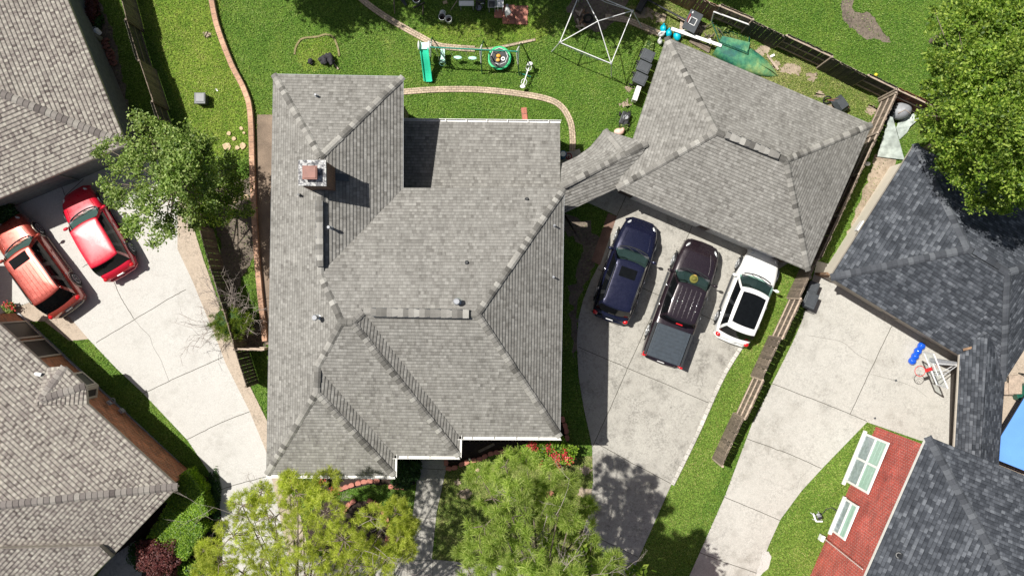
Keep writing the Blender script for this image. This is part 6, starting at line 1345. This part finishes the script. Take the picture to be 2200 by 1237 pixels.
for u, v in ((-.18, .1), (.16, .16), (-.1, -.2), (.22, -.12)): m = MB(); m.cyl((c.x + u, c.y + v, 0), (c.x + u * .7, c.y + v * .7, .42), .02, n=6); m.build('leg', M['white'], f)
m = MB(); m.beam((c.x - .2, c.y + .16, .36), (c.x - .06, c.y - .2, .36), .07, .05); m.build('frame', M['white'], f); m = MB(); m.beam((c.x - .06, c.y - .2, .36), (c.x + .26, c.y - .22, .3), .07, .05); m.build('frame', M['white'], f)
m = MB(); m.cyl((c.x + .02, c.y - .02, .30), (c.x + .20, c.y + .06, .36), .15, n=18); m.build('drum', M['black'], f); m = MB(); m.ell((c.x + .02, c.y + .12, .42), (.10, .07, .05)); m.build('guard', M['mgrey'], f)
m = MB(); m.tube([(c.x + .22, c.y + .1, .3), (*at(1771, 1090)[:2], .25), (*at(1782, 1086)[:2], .3), (*at(1795, 1095)[:2], .4)], .018, 6); m.build('hose', M['black'], f)
# side yard past the link roof
f = thing('shade_canopy', 'flat bright blue fabric canopy at the right edge', 'canopy', tuple(at(2190, 920))); zc = 2.6
bp = [at(2206, 846, zc), at(2147, 943, zc), at(2145, 988, zc), at(2215, 1016, zc), at(2330, 1040, zc), at(2330, 846, zc)]; m = MB(); m.poly(bp); o = m.build('fabric', M['blue_tarp'], f); md = o.modifiers.new('s', 'SOLIDIFY'); md.thickness = .02
for a, b in zip(bp, bp[1:] + bp[:1]): m = MB(); m.beam(a - Vector((0, 0, .07)), b - Vector((0, 0, .07)), .06, .06); m.build('edge_bar', M['black'], f)
for p in (bp[1], bp[3], bp[4], bp[5]): m = MB(); m.cyl((p.x, p.y, 0), p - Vector((0, 0, .08)), .035); m.build('post', M['black'], f)
table('low_table', 'pale wooden low table beside the blue canopy, nearer the link roof', 2158, 822, 2178, 848, .5, M['wood_pale'], M['wood_pale']); table('low_table', 'larger pale wooden table by the closed umbrella', 2168, 806, 2196, 846, .6, M['wood_pale'], M['wood_pale'])
m = MB(); m.box(at(2200, 842, .5) - Vector((0, 0, .2)), (.7, .6, .4), .3); one(m, 'green_box', M['dgreen_metal'], 'dark green box beside the blue canopy', 'box', bevel=.02)
f = thing('closed_umbrella', 'closed dark patio umbrella at the right edge', 'umbrella', tuple(at(2182, 800))); p = at(2178, 801); m = MB(); m.tube([(p.x - .15, p.y, 1.6), (p.x + .1, p.y, 1.7), (p.x + .5, p.y + .05, 1.9), (p.x + .9, p.y + .1, 2.0)], [.05, .14, .16, .05], 9); m.build('canopy', M['dgrey'], f); m = MB(); m.cyl((p.x + .2, p.y, 0), (p.x + .2, p.y, 1.7), .03); m.build('pole', M['black'], f)
# left neighbour's side yard
f = thing('gas_cylinder', 'olive gas cylinder leaning by the grey wall at the top left', 'gas cylinder', tuple(at(210, 82))); a, b = at(196, 74, .45), at(218, 86, .18); m = MB(); m.tube([a, a.lerp(b, .1), b], [.08, .15, .15], 16); m.build('tank', plain('olive_metal', (.16, .15, .10), .5), f); m = MB(); m.ring(a, .09, .02, 16, 6, Matrix.Rotation(R(60), 3, 'Y')); m.build('collar', M['mgrey'], f)
f = thing('gas_cylinder', 'white gas cylinder just above the olive one at the top left', 'gas cylinder', tuple(at(208, 68))); a, b = at(203, 62, .42), at(214, 74, .2); m = MB(); m.tube([a, a.lerp(b, .2), b], [.07, .14, .14], 16); m.build('tank', M['white'], f); m = MB(); m.ring(a, .08, .018, 16, 6); m.build('collar', M['mgrey'], f)
br_src = None; k = 0
bm_ = brick('loose_brick', (.26, .10, .07), (.20, .08, .06), (.22, .1, .07), 3, 3, .001)
for k in range(30):
    t = k / 30; c = at(224 + 24 * t + random.uniform(-7, 7), 86 + 56 * t + random.uniform(-3, 3), 0); z = .05 + (k % 3) * .075
    if br_src is None: m = MB(); m.box((0, 0, 0), (.21, .10, .065)); br_src = m.build('brick', plain('old_brick', (.24, .10, .075), .9, var=.4, vscale=12), None, bevel=.006); o = br_src
    else: o = br_src.copy(); C.objects.link(o)
    o.location = (c.x, c.y, z); o.rotation_euler = (0, 0, R(random.gauss(5, 22))); tag(o, 'old red brick in the loose pile by the grey wall', 'brick', 'bricks piled by the grey wall')
# breezeway corner
f = thing('water_cooler_jug', 'blue and white drum in the gap between porch and breezeway', 'drum', tuple(at(1208, 336))); c = at(1208, 336); m = MB(); m.cyl((c.x, c.y, 0), (c.x, c.y, .62), .17, n=18); m.build('drum', plain('blue_drum', (.03, .12, .25)), f); m = MB(); m.cyl((c.x, c.y, .62), (c.x, c.y, .70), .12, n=16); m.build('lid', M['white'], f)
f = thing('valve_wheel', 'round dark red reel beside the blue drum', 'reel', tuple(at(1222, 336))); c = at(1222, 336, .3); m = MB(); m.ring(c, .13, .03, 20, 7); m.cyl(c - Vector((0, 0, .3)), c, .035); m.build('reel', plain('maroon_metal', (.22, .02, .03)), f)
m = MB(); c = at(1182, 1059); m.tube([(c.x, c.y, 0), (c.x, c.y, .28)], [.12, .17], 18, False); m.ring((c.x, c.y, .28), .165, .025, 20, 6); m.cyl((c.x, c.y, .02), (c.x, c.y, .2), .12, n=14); one(m, 'terracotta_pot', M['terracotta'], 'round terracotta pot on the front lawn under the pine', 'pot')
m = MB(); m.beam(at(1028, 970, .06), at(1062, 953, .1), .12, .05); one(m, 'driftwood', M['wood_grey'], 'grey piece of driftwood in the dark mulch bed', 'driftwood')
m = MB(); m.ell(at(1009, 986, .2), (.06, .06, .06)); one(m, 'garden_light', M['white'], 'tiny white garden light on the terracotta edging', 'garden light')
m = MB(); m.ell(at(1026, 1009, .06), (.11, .09, .07), 8, 5); one(m, 'rock', M['stone'], 'single pale rock on the front lawn by the walk', 'rock')
# terracotta edging blocks
blk = None
ORD = 'first second third fourth fifth sixth seventh eighth ninth tenth eleventh twelfth thirteenth fourteenth fifteenth sixteenth seventeenth eighteenth nineteenth twentieth'.split()
def blocks(px, grp, step=.30):
    global blk
    P = smooth_line([W(x, y)[:2] for x, y in px], 10); acc = 0; last = P[0]; d_ = 0; cnt = 0; total = max(1, int(sum((P[i] - P[i - 1]).length for i in range(1, len(P))) / step) + 1)
    for i in range(1, len(P)):
        d_ += (P[i] - P[i - 1]).length
        while d_ >= acc:
            p = P[i]; t = (P[i] - P[i - 1]).normalized(); acc += step
            if blk is None:
                m = MB(); pts = [(-.135, -.07), (-.09, -.10), (.09, -.10), (.135, -.07), (.135, .06), (.05, .10), (-.05, .10), (-.135, .06)]; m.prism(pts, 0, .16); blk = m.build('edging_block', M['terracotta'], None, bevel=.015); o = blk
            else: o = blk.copy(); C.objects.link(o)
            o.location = (p.x, p.y, .03); o.rotation_euler = (random.gauss(0, .03), random.gauss(0, .03), math.atan2(t.y, t.x) + random.gauss(0, .06)); cnt += 1; tag(o, f'{ORD[cnt - 1]} terracotta block of the {grp}', 'edging block', grp)
blocks([(960, 978), (960, 1001), (975, 1003), (1005, 990), (1035, 983), (1050, 974), (1080, 968), (1110, 968), (1130, 975)], 'mulch bed edging, counted from the front walk')
blocks([(795, 1073), (815, 1085), (830, 1108), (836, 1135), (832, 1160), (822, 1180)], 'round conifer bed edging, counted from its top')
blocks([(690, 1062), (720, 1052), (750, 1042), (780, 1033), (815, 1030)], 'edging under the lowest gutter, counted from the left')
blocks([(840, 1043), (868, 1045)], 'short corner bush edging, counted from the left')
blocks([(1208, 898), (1216, 920), (1218, 940)], 'right house corner edging, counted from the top')
blocks([(740, 1095), (752, 1080), (765, 1072)], 'left rim of the round conifer bed, counted upward')
